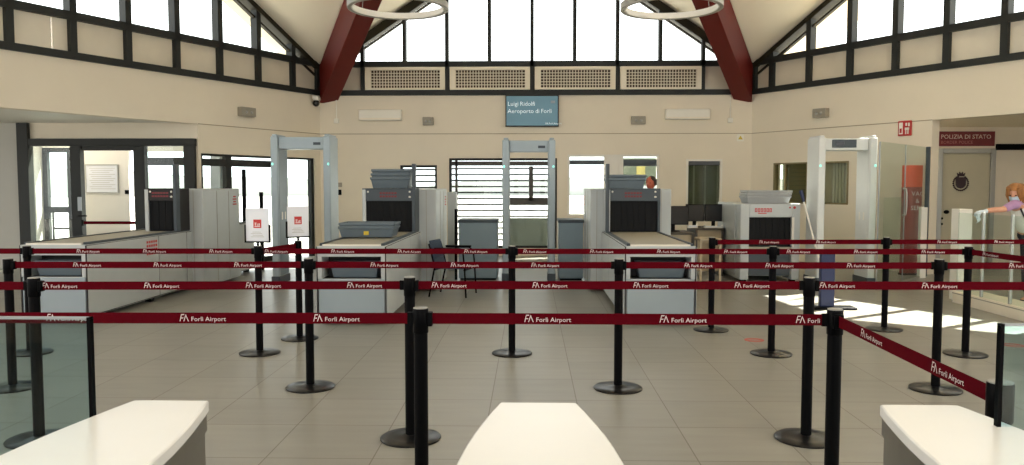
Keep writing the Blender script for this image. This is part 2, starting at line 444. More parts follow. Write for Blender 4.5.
# ventilation grilles
wp = ['leftmost of the four cream ventilation grilles in the band over the back wall', 'second from left of the four cream ventilation grilles, above the chair and left-hand desk',
      'third from left of the four cream ventilation grilles, above the blue screen\'s right edge', 'rightmost of the four cream ventilation grilles, beside the right red beam']
for k in range(4):
    x0 = s_b[2 * k] + BL.x + .06; x1 = s_b[2 * k + 2] + BL.x - .04
    t = thing('ventilation_grille', wp[k], 'vent', ((x0 + x1) / 2, YB - .04, ZS1 + .0), 0, 'ventilation grilles over the back wall')
    w = (x1 - x0) / 2; h = ZT0 - ZS1
    fr = MB(); e = .05
    fr.box(-w, w, 0, .12, h - .07, h - .005); fr.box(-w, w, 0, .12, .005, .05)
    fr.box(-w, -w + .13, 0, .12, .05, h - .07); fr.box(w - .11, w, 0, .12, .05, h - .07)
    fr.build('frame', M['vent'], t, .006)
    b = MB(); b.box(-w + .1, w - .08, .07, .09, .04, h - .06); b.build('backing', M['vent_dark'], t)
    gr = MB(); gx0, gx1, gz0, gz1 = -w + .13, w - .11, .05, h - .07
    for i in range(1, 24):
        xx = gx0 + (gx1 - gx0) * i / 24; gr.box(xx - .009, xx + .009, .03, .05, gz0, gz1)
    for i in range(1, 6):
        zz = gz0 + (gz1 - gz0) * i / 6; gr.box(gx0, gx1, .03, .052, zz - .008, zz + .008)
    gr.build('grille', M['vent'], t)

# red valley beams
def beam(label, c, sgn):
    d = (CEN - (c + cz)); pl = Vector((d.x, d.y, 0)); L = pl.length; pl.normalize(); k = (CEN.z - ZC) / L
    side = Vector((pl.y, -pl.x, 0)) * (1 if (Vector((pl.y, -pl.x, 0)).x * -sgn) > 0 else -1)   # towards the hall's middle
    w = .36
    p0 = c + pl * .03; z = lambda s, q: p0 + pl * s + Vector((0, 0, q))
    poly = [z(0, 3.25), z(L - .1, 3.25 + k * (L - .1)), z(L - .1, ZC + k * (L - .1) - .02), z(0, ZC - .02)]
    b = MB(); b.prism(poly, side * w)
    o = b.build('roof_beam', M['red'], None, .012)
    tag(o, label, 'beam', 'red roof beams')
beam('dark red roof beam rising from the left corner of the back wall', BL, -1)
beam('dark red roof beam rising from the right corner of the back wall', BR, 1)

# ------------------------------------------------------------------ windows and doors in the back and side walls
def frame_rect(m, x0, x1, y0, y1, z0, z1, t, mi=0):
    m.box(x0, x0 + t, y0, y1, z0, z1, mi); m.box(x1 - t, x1, y0, y1, z0, z1, mi)
    m.box(x0 + t, x1 - t, y0, y1, z1 - t, z1, mi); m.box(x0 + t, x1 - t, y0, y1, z0, z0 + t, mi)
def slat_window(name, hole, bars, hbars=(), panel=None):
    root = sroot(name)
    x0, x1 = hole[0] + BL.x, hole[1] + BL.x; z0, z1 = hole[2], hole[3]
    fr = MB(); frame_rect(fr, x0, x1, YB + .06, YB + .16, z0, z1, .05); fr.build('window_frame', M['dark'], root)
    m = MB()
    for b, w, za, zb in bars: m.box(b - w / 2, b + w / 2, YB + .08, YB + .14, za or z0 + .05, zb or z1 - .05)
    for (a, b, za, zb) in hbars: m.box(a, b, YB + .08, YB + .14, za, zb)
    m.build('glazing_bar', M['bar'], root)
    p = MB(); p.box(x0 + .04, x1 - .04, YB + .10, YB + .108, z0 + .04, z1 - .04); p.build('pane', M['glass'], root)
    if panel:
        p = MB(); p.box(panel[0], panel[1], YB + .12, YB + .13, panel[2], panel[3]); p.build('frosted_panel', M['frost'], root)
    sl = MB(); zz = z1 - .09
    while zz > z0 + .05:
        sl.box(x0 + .02, x1 - .02, YB + .19, YB + .235, zz - .022, zz + .016); zz -= .128
    sl.build('slat', M['bar'], root)
    return root
h = B_HOLES[1]
slat_window('window_4', h, [(X(456, YB), .05, 0, 0), (X(507, YB), .05, 0, 0), (X(531, YB), .09, Z(200, YB), Z(165, YB)), (X(551, YB), .06, 0, 0)],
            [(h[0] + BL.x + .05, h[1] + BL.x - .05, Z(164.5, YB), Z(160, YB)), (X(505, YB), h[1] + BL.x - .05, Z(203.5, YB), Z(197, YB))],
            (X(508, YB), X(551, YB), .2, Z(217, YB)))
slat_window('window_5', B_HOLES[0], [(X(436, YB), .05, 0, 0)])
h = B_HOLES[2]; r = sroot('window_6'); x0, x1, z0, z1 = h[0] + BL.x, h[1] + BL.x, h[2], h[3]
fr = MB(); frame_rect(fr, x0, x1, YB + .02, YB + .14, z0, z1, .045)
for px, w in ((607, .12), (621, .10), (614.5, .2)): fr.box(X(px, YB) - w / 2, X(px, YB) + w / 2, YB + .04, YB + .13, z0, z1)
fr.build('window_frame', M['white'], r)
tr = MB(); tr.box(x0 + .05, X(604, YB), YB + .05, YB + .12, Z(163.5, YB), Z(159, YB)); tr.box(X(623, YB), x1 - .05, YB + .05, YB + .12, Z(165, YB), Z(158.5, YB))
tr.build('transom', M['machine_d'], r)
p = MB(); p.box(x0 + .04, x1 - .04, YB + .08, YB + .088, z0 + .04, z1 - .04); p.build('pane', M['glass'], r)
h = B_HOLES[3]; r = sroot('window_7'); x0, x1, z0, z1 = h[0] + BL.x, h[1] + BL.x, h[2], h[3]
fr = MB(); frame_rect(fr, x0, x1, YB - .01, YB + .12, z0, z1, .045); fr.build('window_frame', M['white'], r)
hd = MB(); hd.box(x0 + .045, x1 - .045, YB + .03, YB + .1, z1 - .13, z1 - .045); hd.build('blind_headrail', M['scr_black'], r)
bl = MB(); n = 11
for i in range(n):
    xa = x0 + .05 + (x1 - x0 - .1) * i / n; xb = x0 + .05 + (x1 - x0 - .1) * (i + .97) / n
    bl.box(xa, xb, YB + .09 + .006 * (i % 2), YB + .094 + .006 * (i % 2), z0 + .05, z1 - .12)
for px in (694.5, 706, 718.5): bl.box(X(px, YB) - .018, X(px, YB) + .018, YB + .082, YB + .086, z0 + .05, z1 - .12, 1)
bl.build('vertical_blind', [M['blind'], M['frost']], r)
p = MB(); p.box(x0 + .04, x1 - .04, YB + .05, YB + .056, z0 + .04, z1 - .04); p.build('pane', M['glass_d'], r)
bkp = MB(); bkp.box(x0 - .1, x1 + .1, YB + .2, YB + .24, z0 - .0, z1 + .0); bkp.build('dark_room_sheet', M['green'], r)  # dark sheet close behind the blinds stands for the unlit room

def swall(o, u, n, s, d, z): return o + u * s + n * d + Vector((0, 0, z))
def wslab(m, o, u, n, s0, s1, d0, d1, z0, z1, mi=0):
    m.hexa([swall(o, u, n, s0, d0, z0), swall(o, u, n, s1, d0, z0), swall(o, u, n, s1, d1, z0), swall(o, u, n, s0, d1, z0)],
           [swall(o, u, n, s0, d0, z1), swall(o, u, n, s1, d0, z1), swall(o, u, n, s1, d1, z1), swall(o, u, n, s0, d1, z1)], mi)
# glazing of the left wall
r = sroot('window_8'); fr = MB()
for s0, s1 in ((.17, .25), (1.05, 1.13), (2.42, 2.55), (SL - .12, SL - .05)): wslab(fr, BL, UL, NL, s0, s1, .04, .14, 0, 2.08)
wslab(fr, BL, UL, NL, .17, SL - .05, .04, .14, 2.04, 2.08); wslab(fr, BL, UL, NL, 1.1, SL - .05, .05, .13, 1.86, 1.99); wslab(fr, BL, UL, NL, 1.1, SL - .05, .05, .13, 0, .1)
fr.build('window_frame', M['dark'], r)
p = MB(); wslab(p, BL, UL, NL, .2, SL - .08, .085, .093, .03, 2.05); p.build('pane', M['glass'], r)
pc = MB(); wslab(pc, BL, UL, NL, 2.2, 2.42, .35, .6, 0, 2.6)
wslab(pc, BL, UL, NL, .62, .8, .35, .6, 0, 2.6)
struct(pc.build('trim_5', M['alu'], smooth=False))
# viewing window of the right wall with roller shutter
r = sroot('window_9'); fr = MB()
for s0, s1 in ((.6, .64), (2.36, 2.40)): wslab(fr, BR, UR, NR, s0, s1, .0, .1, 1.145, 1.96)
wslab(fr, BR, UR, NR, .6, 2.4, 0, .1, 1.93, 1.96); wslab(fr, BR, UR, NR, .6, 2.4, 0, .1, 1.145, 1.175); wslab(fr, BR, UR, NR, .86, .9, .03, .1, 1.145, 1.96)
wslab(fr, BR, UR, NR, 1.4, 1.5, .03, .1, 1.145, 1.96)
fr.build('window_frame', M['shutter'], r)
p = MB(); wslab(p, BR, UR, NR, .62, 2.38, .05, .056, 1.16, 1.94); p.build('pane', M['glass_d'], r)
sh = MB()
for i in range(9): wslab(sh, BR, UR, NR, .9, 1.38, .1 + .01 * (i % 2), .13, 1.17 + i * .085, 1.165 + (i + 1) * .085)
sh.build('roller_shutter', M['shutter'], r)
cu = MB()
for i in range(5): wslab(cu, BR, UR, NR, 1.95 + i * .07, 2.0 + i * .07, .12, .15, 1.17, 1.93)
cu.build('strips', M['white'], r)  # no cloth: pale strips painted as the reflection of an arched window
bkp = MB(); wslab(bkp, BR, UR, NR, .4, 2.6, .5, .53, .9, 2.2); wslab(bkp, BR, UR, NR, .4, 2.6, .2, .53, 2.2, 2.22); bkp.build('dark_room_sheet', M['green'], r)  # dark sheets stand for the unlit room and keep stray light out

# left recess: wall and dark framed glazed entrance
YV = 14.12
def vx(px): return X(px, YV)
xl, xr = vx(20), BL.x + UL.x * SL
m = MB(); m.box(-14, xl, YV, YV + .2, 0, SOFF + .3); m.box(-14, -13.8, 11.9, YV, 0, SOFF + .3); struct(m.build('wall_recess_left', M['wall_grey'], smooth=False))  # second box: unseen end wall added to block light from the left
m = MB(); m.box(xl, xr, YV + .02, YV + .2, Z(137, YV), SOFF + .3); struct(m.build('wall_lintel_left', M['wall'], smooth=False))
q = L2 + UL * .0
m = MB(); m.prism([(BL + UL * SL + NL * .02), (L2 + NL * .02), Vector((-14, L2.y, 0)), Vector((-14, YV + .2, 0)), Vector((xr - .0, YV + .2, 0))], (0, 0, .1))
o = m.build('ceiling_left', M['white'], smooth=False); o.location.z = SOFF + .02; struct(o)
r = sroot('door_1'); fr = MB()
zh0, zh1 = Z(144.5, YV), Z(137, YV)
fr.box(xl, vx(31), YV - .06, YV + .1, 0, SOFF + .02)
for a, b in ((72, 82), (135, 146), (185, 196)): fr.box(vx(a), vx(b), YV - .04, YV + .1, 0, zh0)
fr.box(vx(31), vx(197), YV - .05, YV + .1, zh0, zh1)
fr.box(vx(83), vx(134), YV + .0, YV + .05, Z(149, YV), zh0 + .01)
fr.build('door_frame', M['dark'], r, .004)
hd = MB(); hx = vx(80.5)
hd.box(hx - .035, hx + .035, YV - .055, YV - .04, Z(210, YV), Z(196, YV)); hd.build('lock_plate', M['alu'], r, .004)
hd = MB(); hd.tube([(hx, YV - .05, Z(215, YV)), (hx, YV - .1, Z(215, YV)), (hx + .15, YV - .1, Z(215, YV))], .012); hd.build('door_handle', M['black'], r)
p = MB()
p.box(vx(31), vx(72), YV + .02, YV + .028, .02, zh0); p.box(vx(146), vx(185), YV + .02, YV + .028, .02, zh0); p.build('pane', M['glass'], r)
YW = 15.4
def wx(px): return X(px, YW)
m = MB(); zt = SOFF + .3
m.box(-14, wx(43), YW, YW + .15, 0, zt); m.box(wx(72), wx(129), YW, YW + .15, 0, zt); m.box(wx(43), wx(72), YW, YW + .15, Z(146, YW), zt); m.box(wx(129), wx(136), YW, YW + .15, Z(146, YW), zt)
m.box(wx(136), wx(200), YW, YW + .15, Z(150, YW), zt)
m.box(wx(43) - .12, wx(43), YV + .2, YW, 0, zt)
struct(m.build('wall_porch', M['white'], smooth=False))
r = sroot('window_10'); fr = MB(); frame_rect(fr, wx(43), wx(72), YW + .0, YW + .1, .05, Z(146, YW), .09)
fr.box(wx(43), wx(72), YW, YW + .1, Z(212, YW), Z(206, YW)); fr.box(wx(50), wx(51.2), YW + .03, YW + .07, .1, Z(212, YW)); fr.box(wx(50), wx(72), YW + .03, YW + .07, Z(229, YW), Z(227, YW))
fr.build('window_frame', M['dark'], r); p = MB(); p.box(wx(45), wx(70), YW + .05, YW + .058, .1, Z(148, YW)); p.build('pane', M['glass'], r)
r = sroot('window_11'); fr = MB()
fr.box(wx(136), wx(200), YW + .02, YW + .1, Z(164, YW), Z(156, YW)); fr.box(wx(136), wx(138), YW + .02, YW + .1, 0, Z(150, YW)); fr.box(wx(196), wx(200), YW + .02, YW + .1, 0, Z(150, YW)); fr.box(wx(136), wx(200), YW + .02, YW + .1, 0, .1)
fr.build('window_frame', M['dark'], r); p = MB(); p.box(wx(137), wx(198), YW + .05, YW + .058, .1, Z(150, YW)); p.build('pane', M['glass'], r)
nb = thing('notice_board', 'white framed notice board on the porch wall behind the glazed door', 'notice board', (wx(102.5), YW - .03, Z(192, YW)))
w = (wx(119) - wx(86)) / 2; hh = Z(163, YW) - Z(192, YW)
m = MB(); frame_rect(m, -w, w, 0, .03, 0, hh, .02); m.build('frame', M['steel'], nb)
m = MB(); m.box(-w + .02, w - .02, .01, .028, .02, hh - .02)
m.build('sheet', M['sheet'], nb)
m = MB()
for i in range(11):
    zz = hh - .08 - i * .04; a = -w + .08 + .03 * (i % 3); b = -w + .08 + (1.0 - .35 * ((i * 7) % 5) / 5) * (1.7 * w)
    m.box(a, min(b, w - .06), .008, .0105, zz, zz + .008)
m.build('faint_lines', M['wall_grey'], nb)
sw = MB(); sw.box(wx(127) - .04, wx(127) + .04, YW - .02, YW, Z(193, YW), Z(189, YW)); tag(sw.build('light_switch', M['black'], None, .004), 'small black wall switch in the porch beside the bright gap', 'switch')
m = MB(); m.box(vx(83), vx(135), YV - .03, YV - .027, Z(223.5, YV), Z(220.5, YV)); m.box(vx(82), vx(83.5), YV - .06, YV - .02, Z(225, YV), Z(219, YV), 1)
tag(m.build('barrier_belt', [M['belt'], M['black']]), 'thin red belt stretched across the glazed door at the left', 'belt')

# right recess: police office wall
YP = 15.5
def ppx(px): return X(px, YP)
dx0, dx1, dz1 = ppx(942), ppx(990), Z(152.5, YP)
m = MB(); m.box(5.6, dx0 - .07, YP, YP + .2, 0, SOFF + .3); m.box(dx1 + .07, 15, YP, YP + .2, 0, SOFF + .3); m.box(dx0 - .07, dx1 + .07, YP, YP + .2, dz1 + .07, SOFF + .3)
m.box(11.6, 11.8, 7.5, YP, 0, SOFF + .3); struct(m.build('wall_recess_right', M['wall'], smooth=False))  # side wall out of view, added to darken the recess
e = BR + UR * SR
m = MB(); m.prism([e + NR * .02, Vector((e.x, YP + .2, 0)), Vector((15, YP + .2, 0)), Vector((15, R2.y, 0)), R2 + NR * .02], (0, 0, .1))
o = m.build('ceiling_right', M['ceiling'], smooth=False); o.location.z = SOFF + .02; struct(o)
r = sroot('door_2'); m = MB()
m.box(dx0, dx1, YP + .02, YP + .07, .01, dz1); m.build('door_leaf', M['door'], r, .003)
m = MB(); m.box(dx0 - .09, dx0, YP - .02, YP + .2, 0, dz1 + .09); m.box(dx1, dx1 + .09, YP - .02, YP + .2, 0, dz1 + .09); m.box(dx0, dx1, YP - .02, YP + .2, dz1, dz1 + .09)
m.build('door_frame', M['steel'], r, .006)
m = MB(); m.ball((ppx(947), YP - .015, Z(210.5, YP)), (.055, .035, .04)); m.build('door_knob', M['black'], r)
m = MB(); m.ball((ppx(943.5), YP + .015, Z(217, YP)), .022); m.ball((ppx(943.5), YP + .015, Z(222.5, YP)), .022); m.build('lock_cylinder', M['black'], r)
# crest
ex, ez = ppx(961), Z(180.5, YP)
t = thing('police_crest', 'dark round crest with wreath and crown on the beige police door', 'emblem', (ex, YP + .01, ez))
m = MB(); ring = [(.14 * math.cos(a), -.004, .14 * math.sin(a) - .03) for a in [PI * .62 + 2 * PI * .88 * i / 22 for i in range(23)]]
for i, p in enumerate(ring[:-1]): m.ball((p[0], 0, p[2]), (.022, .008, .017), 8)
m.build('wreath', M['emblem'], t)
m = MB(); m.prism([(-.095, .008, .085), (.095, .008, .085), (.095, .008, -.07), (.06, .008, -.115), (0, .008, -.135), (-.06, .008, -.115), (-.095, .008, -.07)], (0, -.016, 0)); m.build('shield', M['emblem'], t)
m = MB(); m.prism([(-.06, .008, .1), (.06, .008, .1), (.08, .008, .17), (.04, .008, .14), (.03, .008, .19), (0, .008, .15), (-.03, .008, .19), (-.04, .008, .14), (-.08, .008, .17)], (0, -.016, 0)); m.build('crown', M['emblem'], t)
# police sign
sx0, sx1, sz0, sz1 = ppx(934.5), ppx(992.5), Z(145.5, YP), Z(131, YP)
t = thing('office_sign', 'burgundy sign reading POLIZIA DI STATO above the beige door', 'sign', ((sx0 + sx1) / 2, YP - .03, sz0))
w = (sx1 - sx0) / 2; hh = sz1 - sz0
m = MB(); m.box(-w, w, 0, .03, 0, hh); m.build('panel', M['sign_red'], t, .003)
m = MB(); k = 1.72 * w / glyphs('POLIZIA DI STATO')[2]; m.text('POLIZIA DI STATO', k, (-.86 * w, -.003, hh * .5), (1, 0, 0))
o = m.build('lettering', M['sign_txt'], t, recalc=False); sol = o.modifiers.new('s', 'SOLIDIFY'); sol.thickness = .004
k = 1.1 * w / glyphs('BORDER POLICE')[2]; xo = -.86 * w
for wd in ('BORDER', 'POLICE'):
    m = MB(); m.text(wd, k, (xo, -.003, hh * .16), (1, 0, 0)); m.build('small_lettering', M['sign_txt2'], t, recalc=False); xo += (glyphs(wd)[2] + .3) * k
m = MB(); m.box(ppx(992.5) + .03, ppx(1042), YP - .08, YP, Z(149.5, YP), Z(143.5, YP)); tag(m.build('wall_rail', M['black'], None, .006), 'black horizontal rail on the wall right of the burgundy sign', 'rail')
m = MB(); m.box(ppx(928.5), ppx(932), YP - .03, YP, Z(204.5, YP), Z(197, YP)); tag(m.build('door_intercom', M['black'], None, .006), 'small black door intercom left of the police door', 'intercom')

# ------------------------------------------------------------------ wall fittings
def wallbox(name, label, cat, px0, px1, py0, py1, Y, depth, m, bev=.01, group=None, extra=None):
    t = thing(name, label, cat, (X((px0 + px1) / 2, Y), Y, Z(py1, Y)), 0, group)
    w = (X(px1, Y) - X(px0, Y)) / 2; h = Z(py0, Y) - Z(py1, Y)
    b = MB(); b.box(-w, w, -depth, 0, 0, h); b.build('casing', m, t, bev)
    if extra: extra(t, w, h, depth)
    return t
def ac_extra(t, w, h, d):
    b = MB(); b.box(-w + .02, w - .02, -d - .006, -d + .01, .02, .05); b.build('air_slot', M['vent'], t)
wallbox('air_curtain', 'long cream wall unit high on the back wall left of the blue screen', 'wall unit', 360.5, 403, 108.5, 119.5, YB, .14, M['offwhite'], .02, 'cream wall units', ac_extra)
wallbox('air_curtain', 'long cream wall unit high on the back wall right of the blue screen', 'wall unit', 664, 708, 108.5, 119, YB, .14, M['offwhite'], .02, 'cream wall units', ac_extra)
def lamp_extra(t, w, h, d):
    b = MB(); b.ball((-w * .35, -d - .0, h * .45), (.03, .02, .03)); b.ball((w * .35, -d, h * .45), (.03, .02, .03)); b.build('lens', M['steel'], t)
wallbox('emergency_light', 'small grey emergency light on the back wall left of the screen', 'light', 423.5, 434, 116, 124, YB, .1, M['speaker'], .01, 'grey emergency lights', lamp_extra)
wallbox('emergency_light', 'small grey emergency light on the back wall right of the screen', 'light', 630.5, 644.5, 115.5, 123.5, YB, .1, M['speaker'], .01, 'grey emergency lights', lamp_extra)
def sidebox(name, label, cat, o, u, n, px, py, w, h, d, m, group=None):
    # wall position from the sight line
    dd = CR @ Vector(((px - 512) / F, -(py - 232.5) / F, -1)); nn = Vector((n.x, n.y, 0)); k = nn.dot(Vector((o.x, o.y, 0))) / nn.dot(dd)
    p = Vector((0, 0, HC)) + dd * k
    t = thing(name, label, cat, (p.x, p.y, p.z - h / 2), math.atan2(-n.x, n.y), group)
    b = MB(); b.box(-w / 2, w / 2, -d, 0, 0, h); b.build('casing', m, t, .01)
    return t
t = sidebox('emergency_light', 'grey emergency light high on the left wall', 'light', BL, UL, NL, 244.5, 111, .36, .17, .12, M['speaker'], 'grey emergency lights'); lamp_extra(t, .18, .17, .12)
t = sidebox('emergency_light', 'pale grey emergency light high on the right wall', 'light', BR, UR, NR, 823, 112, .30, .17, .12, M['speaker'], 'grey emergency lights'); lamp_extra(t, .15, .17, .12)
t = sidebox('exit_sign', 'red square fire exit sign on the right wall', 'sign', BR, UR, NR, 905.5, 127.2, .25, .26, .03, M['exit_red'])
m = MB(); m.box(-.10, -.03, -.034, -.03, .03, .23); m.box(-.085, -.045, -.036, -.03, .05, .13, 1); m.box(.02, .05, -.034, -.03, .17, .22); m.box(0.01, .09, -.034, -.03, .10, .14); m.box(.02, .04, -.034, -.03, .03, .11); m.box(.06, .08, -.034, -.03, .03, .11); m.box(.07, .1, -.034, -.03, .16, .22); m.build('pictogram', [M['white'], M['exit_red']], t)
# yellow warning plate on right end of back wall
t = wallbox('warning_plate', 'small yellow warning plate on the back wall near the right corner', 'sign', 736, 743, 133.5, 140.5, YB, .012, M['offwhite'], .002)
m = MB(); m.prism([(-.05, -.014, .04), (.05, -.014, .04), (0, -.014, .12)], (0, -.002, 0)); m.build('triangle', M['yellow'], t)
t = wallbox('thermostat', 'small black thermostat on the back wall beside the left detector', 'thermostat', 336.8, 341.5, 188.5, 194, YB, .03, M['black'], .005)
t = wallbox('wall_switch', 'pale wall switch above the black thermostat', 'switch', 337, 342, 181.5, 186, YB, .02, M['speaker'], .004)
for px, lb in ((337.5, 'thin cable conduit with junction box under the left red beam'), (729, 'thin cable conduit with junction box under the right red beam')):
    t = thing('cable_conduit', lb, 'conduit', (X(px, YB), YB, Z(122, YB)), 0, 'cable conduits')
    m = MB(); m.tube([(0, -.015, .08), (0, -.015, ZS0 - Z(122, YB))], .012); m.build('pipe', M['offwhite'], t)
    m = MB(); m.box(-.05, .05, -.05, 0, 0, .1); m.build('junction_box', M['offwhite'], t, .008)
# dome camera
p = at(317, 101, 16.75)
t = thing('dome_camera', 'small black dome camera on a white mount under the left beam', 'camera', (p.x - .02, p.y, p.z - .05))
m = MB(); m.box(-.06, .06, -.06, .2, .1, .17); m.lathe([(.03, .06), (.06, .1), (.06, .11)], 16); m.build('mount', M['white'], t, .008)
m = MB(); m.ball((0, 0, .03), .075, 14); m.build('dome', M['scr_black'], t)
# screen
YS = YB - .09
x0, x1, z0, z1 = X(505.5, YS), X(558.5, YS), Z(125.5, YS), Z(94, YS)
t = thing('wall_screen', 'blue wall screen with airport name hung below the grille band', 'screen', ((x0 + x1) / 2, YS, z0)); w = (x1 - x0) / 2; hh = z1 - z0
m = MB(); m.box(-w, w, -.01, .05, 0, hh); m.box(-w * .4, w * .4, .05, .085, hh * .3, hh * .7); m.build('housing', M['dark'], t, .006)
m = MB(); m.box(-w + .022, w - .022, -.014, -.008, .022, hh - .022); m.build('display', M['screen'], t)
for row, zz, sz, xo in (('Luigi Ridolfi', .66, .125, -w * .92), ('Aeroporto di Forlì', .43, .125, -w * .92), ('FA Forlì Airport', .07, .052, w * .5)):
    for wd in row.split():
        m = MB(); m.text(wd, sz, (xo, -.017, hh * zz), (1, 0, 0)); m.build('lettering', M['screen_txt'], t, recalc=False); xo += (glyphs(wd)[2] + .27) * sz
m = MB(); m.box(w * .7, w * .86, -.017, -.015, hh * .74, hh * .82); m.build('faint_icon', M['cabinet'], t)

# ------------------------------------------------------------------ pendant ring lamps
for px, lb in ((398, 'round white ring pendant lamp hanging on the left, in front of the red beam'), (671.5, 'round white ring pendant lamp hanging on the right, in front of the red beam')):
    c = at(px, 5.0, 9.5)
    t = thing('ring_pendant', lb, 'lamp', (c.x, c.y, c.z - .04), 0, 'ring pendant lamps')
    m = MB(); m.lathe([(.55, 0), (.588, 0), (.593, .005), (.593, .075), (.588, .08), (.55, .08)], 72, closed=True); m.build('ring_body', M['ring'], t)
    m = MB(); m.lathe([(.533, .006), (.549, .006), (.549, .074), (.533, .074)], 72, closed=True); m.build('diffuser', M['ring_in'], t)
    H = min(roof_z(c.x + .1 * math.cos(a), c.y + .1 * math.sin(a)) for a in (0, 1, 2, 3, 4, 5)) - (c.z - .04)
    for i in range(3):
        a = 2 * PI * i / 3 + .5
        m = MB(); m.tube([(.57 * math.cos(a), .57 * math.sin(a), .07), (.05 * math.cos(a), .05 * math.sin(a), H - .05)], .003, 6); m.build('cable', M['steel'], t)
    m = MB(); m.lathe([(.02, -.06), (.07, -.05), (.08, 0), (.08, .02)], 20, (0, 0, H - .0)); m.build('ceiling_rose', M['white'], t)

# ------------------------------------------------------------------ belt stanchions
HP = .957
ZBELT0, ZBELT1 = .886, .934
me_base = MB().lathe([(.178, 0), (.181, .004), (.181, .01), (.172, .016), (.12, .02), (.05, .024), (.038, .03)], 40).mesh('base', M['blackmet'])
me_rubber = None
me_pole = MB().lathe([(.031, .024), (.031, .86)], 24).mesh('pole', M['black'])
me_head = MB().lathe([(.031, .845), (.0345, .85), (.0345, .95), (.033, .9545), (.0, .9545)][:4], 24).mesh('head', M['black'])
me_cap = MB().lathe([(.032, .954), (.032, .9575), (.03, .959)], 24).mesh('cap', M['headtop'])
def logo(m, o, u, k, mi):
    w = Vector((0, 0, 1)); P = lambda a, b: Vector(o) + Vector(u) * (a * k) + w * (b * k)
    def poly(pts): m.add([P(*p) for p in pts], [tuple(range(len(pts)))], mi)
    poly([(0, 0), (.10, 0), (.33, 1), (.23, 1)]); poly([(.23, 1), (.29, .86), (.62, .86), (.68, 1)]); poly([(.17, .52), (.21, .40), (.50, .40), (.55, .52)])
    poly([(.52, 0), (.63, 0), (.93, .86), (.86, 1)]); poly([(.86, 1), (1.28, 0), (1.16, 0), (.82, .86)])
    return 1.42 * k
def stanchion(x, y, label, belt=None, off=.45, sign=None, group='black belt posts'):
    t = thing('belt_stanchion', label, 'belt post', (x, y, 0), 0, group); t.scale = (1, 1, 1.0125)
    obj('base', me_base, t); obj('pole', me_pole, t); h = obj('head', me_head, t); obj('cap', me_cap, h)
    if belt:
        d = Vector((belt[0] - x, belt[1] - y, 0)); L = d.length; u = d.normalized(); n = Vector((u.y, -u.x, 0))
        c = MB(); c.bar(u * .030 + Vector((0, 0, .908)), u * .053 + Vector((0, 0, .908)), .042, .062); c.build('belt_cassette', M['black'], t, .004)
        b = MB(); a0, a1 = .045, L - .036
        b.hexa([u * a0 + n * .0012 + Vector((0, 0, ZBELT0)), u * a1 + n * .0012 + Vector((0, 0, ZBELT0)), u * a1 - n * .0012 + Vector((0, 0, ZBELT0)), u * a0 - n * .0012 + Vector((0, 0, ZBELT0))],
               [u * a0 + n * .0012 + Vector((0, 0, ZBELT1)), u * a1 + n * .0012 + Vector((0, 0, ZBELT1)), u * a1 - n * .0012 + Vector((0, 0, ZBELT1)), u * a0 - n * .0012 + Vector((0, 0, ZBELT1))])
        s = max(off, .048)
        while s + .17 < L:
            o = u * s + n * .0024 + Vector((0, 0, ZBELT0 + .010))
            dx = logo(b, o, u, .032, 1)
            b.text('Forlì Airport', .0275, o + u * (dx + .005) + Vector((0, 0, .001)), u, mi=1, sx=1.09)
            s += .595
        b.build('belt', [M['belt'], M['print']], t, smooth=False, recalc=False)
        e = MB(); e.bar(u * (L - .036 - .022) + Vector((0, 0, .91)), u * (L - .03) + Vector((0, 0, .91)), .014, .055); e.build('belt_clip', M['black'], t)
    if sign:
        tilt = sign
        f = MB(); W2 = .105; H2 = .305; z0 = .985
        f.tube([(0, 0, .955), (0, 0, .985)], .012)
        f.box(-W2 - .012, W2 + .012, -.012, .012, z0, z0 + .014); f.box(-W2 - .012, -W2, -.012, .012, z0, z0 + .16); f.box(W2, W2 + .012, -.012, .012, z0, z0 + .16)
        fo = f.build('sign_holder', M['black'], t); fo.rotation_euler[2] = tilt
        s = MB(); s.box(-W2, W2, -.003, .003, z0 + .012, z0 + H2); s.build('notice_sheet', M['sheet'], fo)
        r = MB(); r.box(-.036, .036, -.0045, -.003, z0 + .13, z0 + .205); r.build('red_square', M['redink'], fo)
        w = MB(); w.box(-.026, .026, -.0055, -.0045, z0 + .141, z0 + .148); w.box(-.022, -.014, -.0055, -.0045, z0 + .152, z0 + .172); w.box(-.024, -.006, -.0055, -.0045, z0 + .172, z0 + .177)
        w.box(-.003, .008, -.0055, -.0045, z0 + .152, z0 + .157); w.box(-.003, .002, -.0055, -.0045, z0 + .152, z0 + .17); w.box(.012, .022, -.0055, -.0045, z0 + .152, z0 + .17); w.build('square_print', M['print'], fo)
        w = MB()
        for i in range(4): w.box(-.06 + .015 * (i % 2), .06 - .01 * i, -.0045, -.003, z0 + .05 + i * .014, z0 + .054 + i * .014)
        w.build('faint_lines', M['wall_grey'], fo)
    return t
ST = stanchion
ST(-2.57, 3.46, 'belt post beyond the left edge that feeds the frontmost red belt', (-.484, 3.49), .42)
ST(-.484, 3.49, 'front row belt post left of centre, just before a second post', (1.337, 3.49), .46)
ST(1.337, 3.49, 'front row belt post right of centre whose belt turns toward the camera', (1.30, 2.2), .30)
ST(1.30, 2.2, 'nearest belt post, its top behind the right gate cabinet')
ST(-5.2, 4.52, 'belt post beyond the left edge that feeds the second row', (-2.91, 4.58), .5)
ST(-2.91, 4.58, 'second row belt post seen through the glass leaf at far left', (-.71, 4.66), .048)
ST(-.71, 4.66, 'second row belt post just behind the front left of centre post', (1.645, 4.7), .13)
ST(1.645, 4.7, 'second row belt post just left of the front right post', (4.0, 4.7), .06)
ST(4.0, 4.7, 'belt post beyond the right edge ending the second row')
ST(-3.86, 5.78, 'third row belt post at the far left edge', (-1.64, 5.84), .48)
